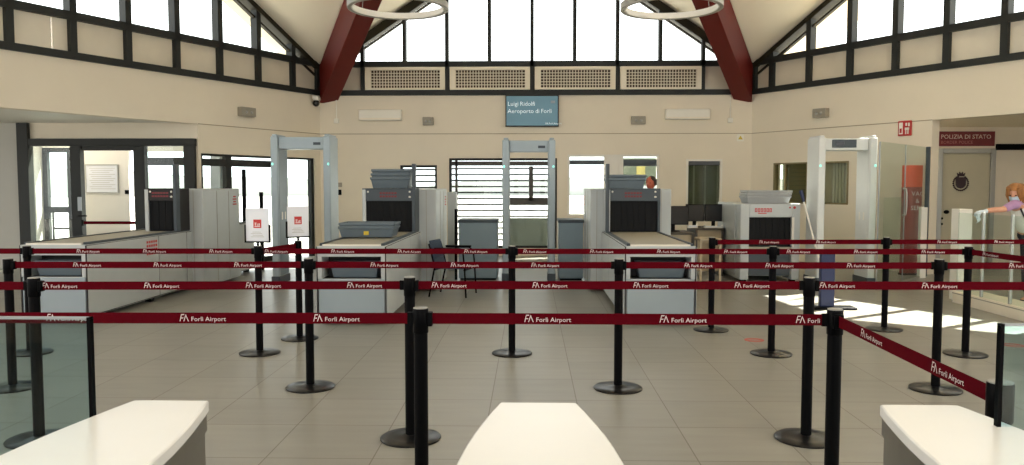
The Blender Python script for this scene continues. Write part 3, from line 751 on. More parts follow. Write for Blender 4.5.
ST(-1.64, 5.84, 'third row belt post right beside the right placard', (.656, 5.86), .46)
ST(.656, 5.86, 'third row belt post in front of the central x-ray machine', (3.0, 5.88), .48)
ST(3.0, 5.88, 'third row belt post near the right, left of its neighbour in the row behind', (3.97, 5.9), .51)
ST(3.97, 5.9, 'belt post beyond the right edge joining the third and fourth rows')
ST(-6.75, 6.95, 'belt post beyond the left edge that feeds the fourth row', (-4.5, 7.0), .5)
ST(-4.5, 7.0, 'fourth row belt post at far left, in front of the left conveyor', (-2.43, 7.04), .446)
ST(-2.43, 7.04, 'fourth row belt post topped with the left white placard', (-.16, 7.07), .06, sign=-.05)
ST(-2.266, 7.72, 'belt post topped with the right white placard', (-2.43, 7.04), .09, sign=.55)
ST(-.16, 7.07, 'fourth row belt post in front of the central walk-through detector', (2.16, 7.1), .10)
ST(2.16, 7.1, 'fourth row belt post in front of the right x-ray machine', (3.886, 7.12), .12)
ST(3.886, 7.12, 'fourth row belt post at right where the belt turns toward the camera', (3.97, 5.9), .2)
ST(1.89, 8.28, 'rearmost row belt post beside the desk, first at the left', (3.71, 8.35), .49)
ST(3.71, 8.35, 'rearmost row belt post in front of the glass screen', (5.42, 8.4), .53)
ST(5.42, 8.4, 'belt post cut by the right edge ending the rearmost row')

# ------------------------------------------------------------------ trays
def tray_mesh(L=.62, W=.42, H=.13, m='tray'):
    t = MB(); a, b = L / 2, W / 2; ta, tb = a - .035, b - .035; w = .008
    # outer / inner shell
    def rect(x, y, z): return [(-x, -y, z), (x, -y, z), (x, y, z), (-x, y, z)]
    rings = [rect(ta, tb, 0), rect(a - .012, b - .012, H - .035), rect(a, b, H - .03), rect(a, b, H), rect(a - .02, b - .02, H), rect(a - .024, b - .024, H - .03), rect(ta - w, tb - w, w)]
    vs = [p for r in rings for p in r]; fs = [(3, 2, 1, 0)]
    for k in range(len(rings) - 1):
        for i in range(4): fs.append((k * 4 + i, k * 4 + (i + 1) % 4, (k + 1) * 4 + (i + 1) % 4, (k + 1) * 4 + i))
    e = (len(rings) - 1) * 4; fs.append((e, e + 1, e + 2, e + 3))
    t.add(vs, fs)
    return t.mesh('tray', M[m], smooth=False)
TRAY = {}
def tray(x, y, z, label, L=.62, W=.42, H=.13, m='tray', rz=0, group=None, sticker=False):
    k = (L, W, H, m)
    if k not in TRAY: TRAY[k] = tray_mesh(*k)
    o = obj('security_tray', TRAY[k], None, .006, (x, y, z), rz); tag(o, label, 'tray', group)
    if sticker:
        s = MB(); s.box(-.03, .03, -W / 2 + .012, -W / 2 + .016, .03, .075); so = s.build('sticker', M['yellow'], o)
    return o
def stack(x, y, z, n, labels, step=.05, **k):
    for i in range(n): tray(x + .008 * ((i * 7) % 3 - 1), y + .006 * (i % 2), z + .001 + i * step, labels[i], sticker=k.get('sticker', False) and i == 0, **{a: b for a, b in k.items() if a != 'sticker'})

# ------------------------------------------------------------------ x-ray machines (conveyor, hood with lead curtain, scanner body)
ZBED = .87
def xray(label, xc, yf, post, red_side, half=.37, body=(-.52, .55), hl=None, hm='machine_d'):
    t = thing('xray_machine', label, 'x-ray machine', (xc, yf, 0), 0, 'baggage x-ray machines')
    h = half; D = 5.3
    m = MB()       # cabinet under the belt with an open tray slot at the front
    m.box(-h, h, .02, D, .05, .50); m.box(-h, h, .55, D, .50, .74); m.box(-h, -h + .045, .0, .55, .50, .74); m.box(h - .045, h, .0, .55, .50, .74)
    m.box(-h - .005, h + .005, 0, D, .74, .855)
    m.build('bed_body', M['machine'], t, .004)
    m = MB(); m.box(-h + .01, h - .01, 0, .03, .055, .49); m.build('front_panel', M['machine_b'], t, .006)
    m = MB(); m.box(-h + .045, h - .045, .3, .56, .50, .735); m.box(-h + .045, h - .045, .03, .5, .499, .505); m.build('slot_lining', M['seam'], t)
    m = MB()
    for y in (.15, 1.6, 3.2, D - .15):
        for s in (-1, 1): m.box(s * (h - .08) - .04, s * (h - .08) + .04, y - .04, y + .04, 0, .05)
    m.build('foot', M['black'], t)
    for s in (-1, 1):      # side panels with dark seams between them
        ys = [.0, 1.7, 2.55, 3.1, D]
        for a, b in zip(ys[:-1], ys[1:]):
            m = MB(); x0 = s * (h + .006); m.box(min(x0, x0 + s * .014), max(x0, x0 + s * .014), a + .012, b - .012, .07, .845); m.build('side_panel', M['machine'], t, .003)
        m = MB(); m.box(min(s * h, s * (h + .012)), max(s * h, s * (h + .012)), 0, D, .06, .85); m.build('side_seam', M['seam'], t)
    m = MB(); m.box(-h + .05, h - .05, .05, D - .05, .855, ZBED); m.build('conveyor_belt', M['roller'], t)
    m = MB()
    for s in (-1, 1): m.box(s * (h - .03) - .018, s * (h - .03) + .018, .05, D - .05, .855, ZBED + .012)
    m.build('edge_rail', M['machine_d'], t, .003)
    m = MB(); m.tube([(-h + .05, .03, ZBED - .012), (h - .05, .03, ZBED - .012)], .016, 10); m.build('end_roller', M['white'], t)  # white colour paints the bright highlight along the front lip
    # hood
    y0 = 2.3; y1 = 2.72; zt = 1.456
    m = MB(); hw = h - .005
    if hl is None: hl = -hw
    hc_ = (hl + hw) / 2
    m.box(hl, hl + .05, y0, y1, ZBED, zt, 1); m.box(hw - .035, hw, y0, y1, ZBED, zt); m.box(hl, hw, y0, y1, zt - .01, zt + .01)
    hood = m.build('hood', [M[hm], M['machine']], t, .004)
    m = MB(); m.box(hl + .05, hw - .035, y0, y0 + .03, 1.295, zt - .01); m.build('header_panel', M[hm], hood, .003)
    m = MB()
    for r_ in range(2):
        for i in range(6): m.box(hc_ - .12 + i * .04, hc_ - .088 + i * .04, y0 - .003, y0, 1.345 + r_ * .045, 1.37 + r_ * .045)
    m.build('red_print', M['sign_red'], hood)
    m = MB(); m.lathe([(.016, 0), (.016, .02), (.01, .022)], 12)
    b = MB(); b.ball((hw - .07, y0 - .002, 1.42), (.014, .01, .014)); b.ball((hw - .07, y0 - .002, 1.35), (.018, .01, .014)); b.ball((hl + .08, y0 - .002, 1.42), (.014, .01, .014)); b.build('button', M['white'], hood)
    m = MB(); n = 8
    for k in range(2):
        for i in range(n):
            a = hl + .05 + (hw - hl - .085) * i / n; b_ = hl + .05 + (hw - hl - .085) * (i + .94) / n; yy = y0 + .03 + .02 * k + .006 * (i % 2)
            m.box(a + .02 * k * (i < n - 1), b_ + .02 * k * (i < n - 1), yy, yy + .005, ZBED + .004, 1.30)
    m.build('lead_curtain', M['strips'], t)
    # tall dark shield beside hood
    if post:
        xx = post * (h - .02)
        m = MB(); m.box(xx - .022, xx + .022, y0 - .02, y0 + .10, ZBED + .005, 1.80); m.build('side_shield', M['machine_d'], t, .005)
    # body
    bx0, bx1 = body; yb0, yb1 = 2.72, 4.15
    m = MB(); m.box(bx0, bx1, yb0, yb1, .04, zt); bo = m.build('scanner_body', M['machine'], t, .012)
    m = MB()
    for s, xx in ((-1, bx0), (1, bx1)):
        m.box(xx - .004, xx + .004, yb0 + .5, yb0 + .508, .08, zt - .03)
        m.box(xx - .004, xx + .004, yb0 + .97, yb0 + .975, .08, zt - .03)
    for xx in (bx0 + .09, bx1 - .14): m.box(xx - .003, xx + .003, yb0 - .003, yb0 + .003, .08, zt - .02)
    m.build('panel_joint', M['speaker'], bo)
    m = MB(); xx = bx1 if post > 0 else bx0
    for r_ in range(4): m.box(xx - .004, xx + .004, yb0 + 1.15 + .02 * (r_ % 2), yb0 + 1.3 - .03 * (r_ % 2), 1.2 + r_ * .04, 1.22 + r_ * .04)
    m.build('red_label', M['redink'], bo)
    if red_side:
        m = MB(); xs = h + .0205
        for r_ in range(4):
            for i in range(5): m.box(xs - .001, xs + .002, 1.36 + i * .06, 1.40 + i * .06, .62 + r_ * .05 + (.0 if r_ else -.0), .65 + r_ * .05)
        m.build('red_label', M['redink'], t)
    return t
xray('baggage x-ray machine at the left with a red marked white side', -5.24, 8.6, 1, True, .36, (-.14, .55), hl=-.09, hm='hood_shaded')
xray('baggage x-ray machine left of centre with grey trays on its belt', -1.925, 8.5, 1, False, .365, (-.40, .60))
xray('baggage x-ray machine right of centre with an empty belt', 1.405, 8.55, -1, False, .37, (-.55, .585))
# trays on and in the machines
stack(-1.96, 9.72, ZBED + .012, 2, ['grey tray with a yellow sticker, bottom of the pair on the left of centre belt', 'grey tray nested on the stickered tray on the left of centre belt'], .04, L=.68, W=.45, H=.135, group='trays on the belt', sticker=True)
stack(-1.90, 11.02, 1.467, 3, ['bottom grey tray of the stack on the left of centre scanner hood', 'middle grey tray of the stack on the left of centre scanner hood', 'topmost grey tray of the stack on the left of centre scanner hood'], .055, L=.55, W=.38, H=.15, group='trays on the hood left of centre')
stack(1.31, 11.02, 1.467, 2, ['lower grey tray of the pair on the right of centre scanner hood', 'upper grey tray of the pair on the right of centre scanner hood'],   .045, L=.54, W=.38, H=.14, group='trays on the hood right of centre')
for xc, yf, lb in ((-5.24, 8.6, 'left machine'), (-1.925, 8.5, 'left of centre machine'), (1.405, 8.55, 'right of centre machine')):
    tray(xc + .02, yf + .17, .507, 'grey tray stored in the front slot of the ' + lb, .54, .24, .17, group='trays in the front slots')

# right hand x-ray machine
yf = 12.4
x0, x1 = X(741, yf), X(801, yf)
t = thing('xray_machine', 'beige white x-ray scanner at right with pale trays on top and broom beside it', 'x-ray machine', ((x0 + x1) / 2, yf, 0), 0, 'baggage x-ray machines')
w = (x1 - x0) / 2; zt = Z(202.5, yf); ox0, ox1 = X(750, yf) - (x0 + x1) / 2, X(793, yf) - (x0 + x1) / 2; oz1 = Z(216, yf)
m = MB(); m.box(-w, ox0, 0, .5, .04, zt); m.box(ox1, w, 0, .5, .04, zt); m.box(ox0, ox1, 0, .5, oz1, zt); m.box(-w, w, .5, 1.5, .04, zt); bo = m.build('scanner_body', M['machine'], t, .01)
m = MB(); m.box(-w - .02, -w, .25, 1.3, .1, zt - .02); m.box(-w + .012, -w + .02, -.004, 0, .08, zt); m.build('side_panel', M['machine'], t, .004)
m = MB(); n = 7
for k in range(2):
    for i in range(n):
        a = ox0 + (ox1 - ox0) * i / n; b = ox0 + (ox1 - ox0) * (i + .94) / n; m.box(a, b, .06 + .02 * k + .006 * (i % 2), .066 + .02 * k + .006 * (i % 2), .56, oz1 - .002)
m.build('lead_curtain', M['strips'], t)
m = MB(); m.box(ox0, ox1, .08, .5, .10, .52); m.build('lower_panel', M['machine_d'], t)
m = MB(); m.box(ox0, ox1, .02, .5, .52, .55); m.build('conveyor_belt', M['roller'], t)
m = MB(); m.box(ox1 - .005, ox1 + .03, -.012, .0, .55, oz1); m.build('bright_edge', M['white'], t)
m = MB()
for i in range(6): m.box(-w + .22 + i * .045, -w + .255 + i * .045, -.004, 0, zt - .13, zt - .07)
for i in range(6): m.box(-w + .232 + i * .045, -w + .243 + i * .045, -.005, -.001, zt - .12, zt - .08, 1)
m.box(-w + .27, -w + .40, -.004, 0, zt - .155, zt - .142); m.build('red_print', [M['redink'], M['machine']], t)
m = MB(); m.ball((w - .09, 0, zt - .06), (.022, .012, .022)); m.ball((w - .16, 0, zt - .06), (.014, .01, .014)); m.build('button', M['exit_red'], t)
m = MB()
for xx in (-w + .08, w - .08):
    for yy in (.1, 1.4): m.box(xx - .04, xx + .04, yy - .04, yy + .04, 0, .04)
m.build('foot', M['black'], t)
stack(X(766, 12.75), 12.78, zt, 3, ['bottom pale grey tray on top of the right x-ray scanner', 'middle pale grey tray on top of the right x-ray scanner', 'topmost pale grey tray on top of the right x-ray scanner'], .042, L=.70, W=.46, H=.12, m='tray_l', group='pale trays on the right scanner')

# ------------------------------------------------------------------ walk-through detectors
def detector(label, px0, px1, Y, colour, inner, h=2.25, depth=.5, display=False, white=False):
    x0, x1 = X(px0, Y), X(px1, Y); w = (x1 - x0) / 2
    t = thing('walk_through_detector', label, 'metal detector', ((x0 + x1) / 2, Y, 0), 0, 'walk-through metal detectors')
    pw = .11
    for s in (-1, 1):
        m = MB(); a, b = (s * w, s * (w - pw)); m.box(min(a, b), max(a, b), 0, depth, .02, h); po = m.build('side_pillar', M[colour], t, .018)
        m = MB(); q = s * (w - pw); m.box(min(q, q - s * .004), max(q, q - s * .004), .05, depth - .05, .1, h - .2); m.build('inner_panel', M[inner], po)
        m = MB(); m.box(min(a, b) - .01, max(a, b) + .01, -.02, depth + .02, 0, .12); m.build('foot', M['machine_d'], po, .006)
        m = MB(); m.ball((s * (w - .03), -.001, h - .42), (.014, .008, .02)); m.build('status_light', M['led'], po)
        m = MB()
        for yy in (.15, .3): m.box(min(q, q - s * .008), max(q, q - s * .008), yy, yy + .05, .98, 1.1)
        m.build('sensor_plate', M['white'], po, .003)
        m = MB(); m.box(min(a, b) + .02, max(a, b) - .02, .02, depth - .02, h, h + .03); m.build('pillar_cap', M[colour], po, .008)
    m = MB(); m.box(-w + pw, w - pw, .06, depth - .06, h - .19, h - .01); hd = m.build('header', M[colour], t, .012)
    if display:
        m = MB(); m.box(-.22, .14, .045, .06, h - .15, h - .03); m.build('control_panel', M['machine_d'], hd, .004)
        m = MB(); m.box(-.17, -.04, .04, .046, h - .12, h - .06); m.build('display', M['scr_black'], hd)
    else:
        m = MB(); m.box(w - pw - .16, w - pw - .05, .054, .06, h - .13, h - .09); m.build('badge', M['machine_d'], hd)
    return t
detector('blue grey walk-through detector at left by the corner of the back wall', 270.8, 330.5, 12.0, 'det', 'det_in')
detector('blue grey walk-through detector at the centre in front of slatted window', 502.3, 555.3, 12.5, 'det', 'det_in', 2.22, .3)
detector('white walk-through detector at right beside the glass screen', 818, 877, 12.0, 'det_w', 'det_w', 2.22, .5, True)

# desks of search counters
def counter(label, px0, Y, py_top, w):
    t = thing('counter_cabinet', label, 'cabinet', (X(px0, Y), Y, 0), 0, 'blue grey search counters')
    z = Z(py_top, Y)
    m = MB(); m.box(0, w, 0, .6, .03, z - .05); m.build('carcass', M['cabinet'], t, .006)
    m = MB(); m.box(-.01, w + .01, -.01, .62, z - .05, z); m.build('top', M['machine_d'], t, .006)
    m = MB(); m.box(.02, w - .02, .02, .58, 0, .03); m.build('plinth', M['black'], t)
counter('blue grey counter left of the central detector', 458.5, 12.6, 218.5, .61)
counter('blue grey counter right of the central detector, partly behind the x-ray machine', 559, 12.6, 218.5, .385)
m = MB(); a = X(456, 12.7); m.box(a - .02, a + .02, 12.62, 12.68, 0, Z(208, 12.6)); tag(m.build('black_post', M['black'], None, .006), 'slim black post beside the left blue grey counter', 'post')
m = MB(); a = X(453, 14.0); m.box(a - .1, a + .05, 14.0, 14.25, .0, Z(191, 14.0)); tag(m.build('white_locker', M['machine'], None, .01), 'narrow white cabinet behind the scanner left of the counter', 'cabinet')

# chair
p = at(450, 292, 11.1)
t = thing('visitor_chair', 'blue grey visitor chair with black tubular legs beside the left of centre machine', 'chair', (-1.04, 10.88, 0), -.2)
m = MB()
for i in range(4):
    pass
m.prism([(-.22, -.24, .42), (.24, -.24, .43), (.27, -.24, .40), (.27, -.24, .385), (-.22, -.24, .38)], (0, .48, 0)); m.build('seat', M['chair'], t, .02)
m = MB(); prof = [(-.225, .42), (-.25, .52), (-.27, .64), (-.295, .76)]
for (xa, za), (xb, zb) in zip(prof[:-1], prof[1:]):
    m.hexa([(xa, -.225, za), (xa + .035, -.225, za), (xa + .035, .225, za), (xa, .225, za)], [(xb, -.215, zb), (xb + .03, -.215, zb), (xb + .03, .215, zb), (xb, .215, zb)])
m.build('backrest', M['chair'], t, .008)
for s in (-1, 1):
    y = s * .255
    m = MB(); m.tube([(.24, y, 0), (.22, y, .40), (.2, y, .60), (.14, y, .645), (-.2, y, .645)], .012); m.build('leg', M['black'], t)
    m = MB(); m.tube([(-.28, y, 0), (-.2, y, .40), (-.25, y, .62), (-.28, y, .72)], .012); m.build('leg', M['black'], t)
    m = MB(); m.box(-.2, .17, y - .022, y + .022, .645, .67); m.build('armrest', M['black'], t, .006)
m = MB(); m.bar((.215, -.255, .37), (.215, .255, .37), .02, .02); m.bar((-.2, -.255, .37), (-.2, .255, .37), .02, .02); m.build('seat_rail', M['black'], t)

# slim black posts and glass behind the left machine
for px, pt, lb in ((243.5, 168, 'taller slim black post behind the left x-ray machine'), (260.5, 191, 'shorter slim black post behind the left x-ray machine')):
    m = MB(); a = X(px, 14.0); m.box(a - .03, a + .03, 14.0, 14.05, 0, Z(pt, 14.0)); tag(m.build('slim_post', M['black'], None, .004), lb, 'post')

# ------------------------------------------------------------------ desk area with monitors
def desk(label, x0, x1, y0, y1, z):
    t = thing('office_desk', label, 'desk', (x0, y0, 0))
    W, D = x1 - x0, y1 - y0
    m = MB(); m.box(0, W, 0, D, z - .03, z); m.build('worktop', M['wood'], t, .004)
    m = MB(); m.box(.03, W - .03, .05, .08, .08, z - .03); m.build('modesty_panel', M['deskside'], t)
    for x in (.0, W - .03):
        m = MB(); m.box(x, x + .03, 0, D, 0, z - .03); m.build('side_leg', M['wood'], t)
desk('nearer dark topped office desk right of the scanner under one monitor', 2.02, 2.46, 11.95, 12.7, .80)
desk('farther dark topped office desk under the twin monitors', 2.74, 3.2, 13.2, 13.95, .80)
def monitor(label, x, y, z, w, h, rz=0, group='office monitors'):
    t = thing('computer_monitor', label, 'monitor', (x, y, z), rz, group)
    m = MB(); m.box(-w / 2, w / 2, 0, .04, .10, .10 + h); m.build('screen_housing', M['black'], t, .006)
    m = MB(); m.box(-w / 2 + .012, w / 2 - .012, -.003, .001, .114, .10 + h - .012); m.build('screen_face', M['scr_black'], t)
    m = MB(); m.box(-.03, .03, .04, .06, .01, .22); m.build('neck', M['black'], t)
    m = MB(); m.lathe([(.11, 0), (.11, .008), (.09, .014), (.03, .018)], 24, (0, .05, 0)); m.build('stand', M['black'], t)
monitor('black monitor on the nearer desk, beside the scanner', X(674, 12.3), 12.3, .80, .46, .29)
monitor('left black monitor of the pair on the farther desk', X(695.5, 13.5), 13.5, .80, .31, .29)
monitor('right black monitor of the pair on the farther desk', X(714.5, 13.5), 13.5, .80, .31, .29)
def paper(label, x, y, z, w, d, h, name='document_tray', mm='white'):
    t = thing(name, label, 'tray', (x, y, z)); m = MB(); m.box(-w / 2, w / 2, -d / 2, d / 2, 0, .01); m.box(-w / 2, -w / 2 + .01, -d / 2, d / 2, .01, h); m.box(w / 2 - .01, w / 2, -d / 2, d / 2, .01, h); m.build('tray_body', M[mm], t)
    m = MB(); m.box(-w / 2 + .015, w / 2 - .015, -d / 2 + .01, d / 2 - .01, .01, h * .6); m.build('papers', M['sheet'], t)
paper('white paper tray in front of the right farther monitor', X(714, 13.3), 13.3, .801, .3, .1, .05)
paper('white paper tray in front of the left farther monitor', X(693, 13.3), 13.3, .801, .16, .1, .07)
# small beige ledge table in front of desk
t = thing('side_table', 'low beige side table between the rear belt post and the desks', 'table', (X(712, 11.6), 11.6, 0))
m = MB(); m.box(-.16, .16, 0, .5, .70, .73); m.build('table_top', M['deskside'], t, .004)
for sx_ in (-1, 1):
    for yy in (.03, .47):
        m = MB(); m.box(sx_ * .14 - .015, sx_ * .14 + .015, yy - .015, yy + .015, 0, .70); m.build('leg', M['deskside'], t)

# broom leaning on the right machine
yb_ = 12.2
a = at(801, 190, yb_); tp = (a.x, a.y + .0, a.z); b = at(830, 281, yb_ - .0)
p0 = Vector((a.x, yb_, a.z)); p1 = Vector((X(828, 11.75), 11.75, .05)); dv = (p1 - p0)
t = thing('broom', 'white handled broom with blue grip leaning beside the right scanner', 'broom', (p1.x, p1.y, 0)); base = Vector((p1.x, p1.y, 0))
m = MB(); m.tube([p0 - base, p1 - base], .014); m.build('handle', M['white'], t)
m = MB(); m.tube([p0 - base - dv * .005, p0 - base + dv * .12], [.03, .019]); m.build('grip', M['blue'], t)
m = MB(); m.box(-.14, .14, -.04, .04, .03, .08); m.build('brush_block', M['blue'], t, .01)
m = MB()
for i in range(14):
    for k in range(3): m.bar((-.13 + i * .02, -.025 + k * .025, 0), (-.13 + i * .02, -.025 + k * .025, .035), .012, .012)
m.build('bristles', M['machine_d'], t)

# blue pillar sign stand
yb_ = 9.75
t = thing('floor_stand', 'low navy blue pillar on a flat black foot near the sunlit floor', 'stand', (X(829, yb_), yb_, 0))
m = MB(); m.box(-.085, .085, -.04, .04, .03, .70); m.build('pillar', M['blue'], t, .01)
m = MB(); m.box(-.21, .34, -.11, .11, 0, .03); m.build('foot', M['black'], t, .01)

# ------------------------------------------------------------------ glass screen, totem, balustrade
A = Vector((4.98, 11.5, 0)); B = Vector((6.55, 13.3, 0)); d = (B - A); L = d.length; u = d.normalized()
t = thing('glass_screen', 'tall clear glass screen beside the white detector in front of the red totem', 'glass screen', A, math.atan2(u.y, u.x))
m = MB(); m.box(0, L * .5 - .006, -.006, .006, .02, 2.13); m.build('glass_pane', M['glass_g'], t)
m = MB(); m.box(L * .5 + .006, L - .02, -.006, .006, .02, 2.13); m.build('glass_pane', M['glass_g'], t)
m = MB(); m.box(L - .03, L + .03, -.03, .03, 0, 2.14); m.build('end_post', M['machine_d'], t, .005)
m = MB(); m.box(0, L, -.012, .012, 0, .03); m.build('floor_rail', M['steel'], t)
m = MB(); m.box(-.004, .004, -.008, .008, .03, 2.13); m.build('edge_strip', M['alu'], t)
m = MB(); m.box(L * .5 - .005, L * .5 + .005, -.008, .008, .03, 2.13); m.build('edge_strip', M['alu'], t)
m = MB(); hx = L * .5 - .13
m.tube([(hx, -.01, 1.05), (hx, -.06, 1.06), (hx, -.07, 1.15), (hx, -.07, 1.36), (hx, -.06, 1.45), (hx, -.01, 1.46)], .014); m.build('pull_handle', M['steel'], t)
m = MB(); m.box(.1, L * .5 - .2, -.05, -.04, .25, 1.33); m.build('inner_pane', M['glass_g'], t)
bx = MB(); q = at(923.5, 217, 13.15); bx.box(-.05, .05, -.05, .05, 0, 1.15)
o = bx.build('white_pedestal', M['white'], None, .006); o.location = (X(924, 13.1), 13.1, 0); tag(o, 'narrow white pedestal at the end of the tall glass screen', 'pedestal')

t = thing('advert_totem', 'red and orange advertising totem lettered VAC & SERV behind the glass screen', 'totem', (X(912, 13.55), 13.55, 0))
zt = Z(164.5, 13.55); zm = Z(186, 13.55)
def arc(r0, n=14): return [(r0 * math.sin(a), -r0 * math.cos(a) * .45) for a in [-PI / 2 + PI * i / n for i in range(n + 1)]]
pf = arc(.17)
def shell(m, z0, z1): m.prism([(p[0], p[1], z0) for p in pf], (0, 0, z1 - z0))
m = MB(); shell(m, .03, zm); m.build('body', M['kiosk'], t)
m = MB(); shell(m, zm, zt); m.build('orange_top', M['kiosk_o'], t)
m = MB(); m.box(-.18, .18, -.1, .02, 0, .03); m.build('foot', M['black'], t)
m = MB()
for i, s_ in enumerate(('VAC', '&', 'SERV')): m.text(s_, .105, (.06, -.085, Z(194.5 + 7 * i, 13.55)), (1, 0, 0), center=True)
m.build('lettering', M['print'], t, recalc=False)

# curb with glass balustrade at the right
t = thing('glass_balustrade', 'glass balustrade on a low beige curb in front of the cleaning woman', 'balustrade', (5.46, 8.6, 0))
m = MB(); m.box(0, .34, 0, 1.75, 0, .15); m.build('curb', M['wall'], t, .006)
for y0, y1 in ((.02, .56), (.60, 1.14), (1.18, 1.72)):
    m = MB(); m.box(.03, .042, y0, y1, .15, 1.16); m.build('glass_pane', M['glass_g'], t)
for y in (.58, 1.16):
    m = MB(); m.box(.02, .052, y - .014, y + .014, .15, 1.18); m.build('post', M['steel'], t, .003)
m = MB(); m.box(-.004, .004, 0, 1.75, .118, .13); m.build('edge_line', M['speaker'], t)
m = MB(); m.box(-.085, .085, -.1, .1, 0, 1.2); o = m.build('barrier_pedestal', M['white'], None, .008); o.location = (X(963, 10.55), 10.55, 0); tag(o, 'pale pedestal the woman is wiping at the balustrade end', 'pedestal')

# floor stickers
def sticker(px, Y, lb):
    m = MB(); m.lathe([(.065, 0), (.095, 0), (.095, .002), (.065, .002)], 32, closed=True); m.box(-.07, .07, -.014, .014, 0, .002)
    o = m.build('floor_sticker', M['sticker'], None, smooth=False); o.location = (X(px, Y), Y, .0005); tag(o, lb, 'floor sticker', 'red floor stickers')
sticker(757, 7.75, 'round red floor sticker between the rear belt posts')
sticker(1019, 7.55, 'round red floor sticker at the right edge behind the glass leaf')

# dark green board outside
m = MB(); yy = 18.6
t = thing('outdoor_board', 'dark green board with a yellow poster outside the window right of centre', 'board', (X(642, yy), yy, 0))
w = .5; m.box(-w, w, 0, .05, 1.5, Z(157, yy)); m.build('panel', M['green'], t)
m = MB(); m.box(-.13, .07, -.006, 0, Z(178, yy), Z(165, yy)); m.build('poster', M['poster'], t)
m = MB(); m.box(-w, -w + .05, 0, .05, -.03, 1.5); m.box(w - .05, w, 0, .05, -.03, 1.5); m.build('leg', M['green'], t)

# ------------------------------------------------------------------ speed gates in the foreground
HALF = [(1.850, .090), (1.77, .107), (1.685, .123), (1.61, .1355), (1.534, .1455), (1.42, .156), (1.30, .166), (1.1, .175), (.35, .175), (.12, .15), (-.05, .095)]
def gate(label, xc, leaf=0, leafy=1.75, lx=.11):
    t = thing('gate_cabinet', label, 'gate', (xc, 0, 0), 0, 'access gate cabinets')
    pts = [(h, y) for y, h in HALF] + [(-h, y) for y, h in reversed(HALF)]
    m = MB(); m.prism([(x, y, .972) for x, y in pts], (0, 0, .028)); m.build('top', M['gate_top'], t, .004)
    ins = [(x * .965, y if 0 < y < 1.84 else (y - .006 if y > 1 else y + .006), .93) for x, y in pts]
    m = MB(); m.prism(ins, (0, 0, .042)); m.build('upper_band', M['gate_side'], t)
    ins = [(x * .93, y if 0 < y < 1.84 else (y - .012 if y > 1 else y + .012), .02) for x, y in pts]
    m = MB(); m.prism(ins, (0, 0, .91)); m.build('body', M['gate_side'], t)
    for s in (-1, 1):
        m = MB()
        m.hexa([(s * .128, 1.55, .25), (s * .160, 1.25, .25), (s * .166, 1.25, .25), (s * .140, 1.55, .25)], [(s * .128, 1.55, .86), (s * .160, 1.25, .86), (s * .166, 1.25, .86), (s * .140, 1.55, .86)])
        m.build('side_inset', M['gate_dark'], t)
        m = MB(); m.box(min(s * .155, s * .165), max(s * .155, s * .165), .45, 1.2, .3, .86); m.build('side_inset', M['gate_dark'], t)
    m = MB(); m.box(-.12, .12, .1, 1.7, 0, .02); m.build('plinth', M['black'], t)
    if leaf:
        m = MB(); x0, x1 = leaf * lx, leaf * .72; zt = Z(317.5 if leaf < 0 else 320.5, leafy)
        m.box(min(x0, x1), max(x0, x1), leafy - .005, leafy + .005, .25, zt - .004); lf = m.build('glass_leaf', M['glass_t'], t); lf['label'] = 'tinted glass swing leaf'
        m = MB(); m.box(min(x0, x0 + leaf * .008), max(x0, x0 + leaf * .008), leafy - .007, leafy + .007, .25, zt); m.build('edge_strip', M['black'], lf)
        m = MB(); m.box(min(x0, x1), max(x0, x1), leafy - .006, leafy + .006, zt - .005, zt); m.build('top_edge', M['alu'], lf)
gate('white topped gate cabinet at the bottom left with a glass leaf', -.853, -1, 1.73, .119)
gate('white topped gate cabinet at the bottom centre', .02)
gate('white topped gate cabinet at the bottom right with a glass leaf', .907, 1, 1.686, .082)

# ------------------------------------------------------------------ people
def skin_obj(name, chains, m, parent=None, sub=2):
    """chains: list of [(co, radius), ...]; shared points are merged; grown with a Skin modifier"""
    vs = []; rs = []; es = []; idx = {}
    for ch in chains:
        prev = None
        for co, r in ch:
            k = tuple(round(c, 4) for c in co)
            if k not in idx: idx[k] = len(vs); vs.append(k); rs.append(r)
            i = idx[k]
            if prev is not None and prev != i: es.append((prev, i))
            prev = i
    me = bpy.data.meshes.new(name); me.from_pydata(vs, es, []); o = bpy.data.objects.new(name, me); COL.objects.link(o)
    sk = o.modifiers.new('skin', 'SKIN'); sk.use_smooth_shade = True; sk.branch_smoothing = .6
    sb = o.modifiers.new('sub', 'SUBSURF'); sb.levels = sub; sb.render_levels = sub
    for v, r in zip(me.skin_vertices[0].data, rs): v.radius = r if isinstance(r, tuple) else (r, r)
    me.skin_vertices[0].data[0].use_root = True
    dg = bpy.context.evaluated_depsgraph_get(); ev = bpy.data.meshes.new_from_object(o.evaluated_get(dg))
    bpy.data.objects.remove(o); bpy.data.meshes.remove(me)
    ev.name = name; ev.materials.clear(); ev.materials.append(m)
    for p in ev.polygons: p.use_smooth = True; p.material_index = 0
    return ev
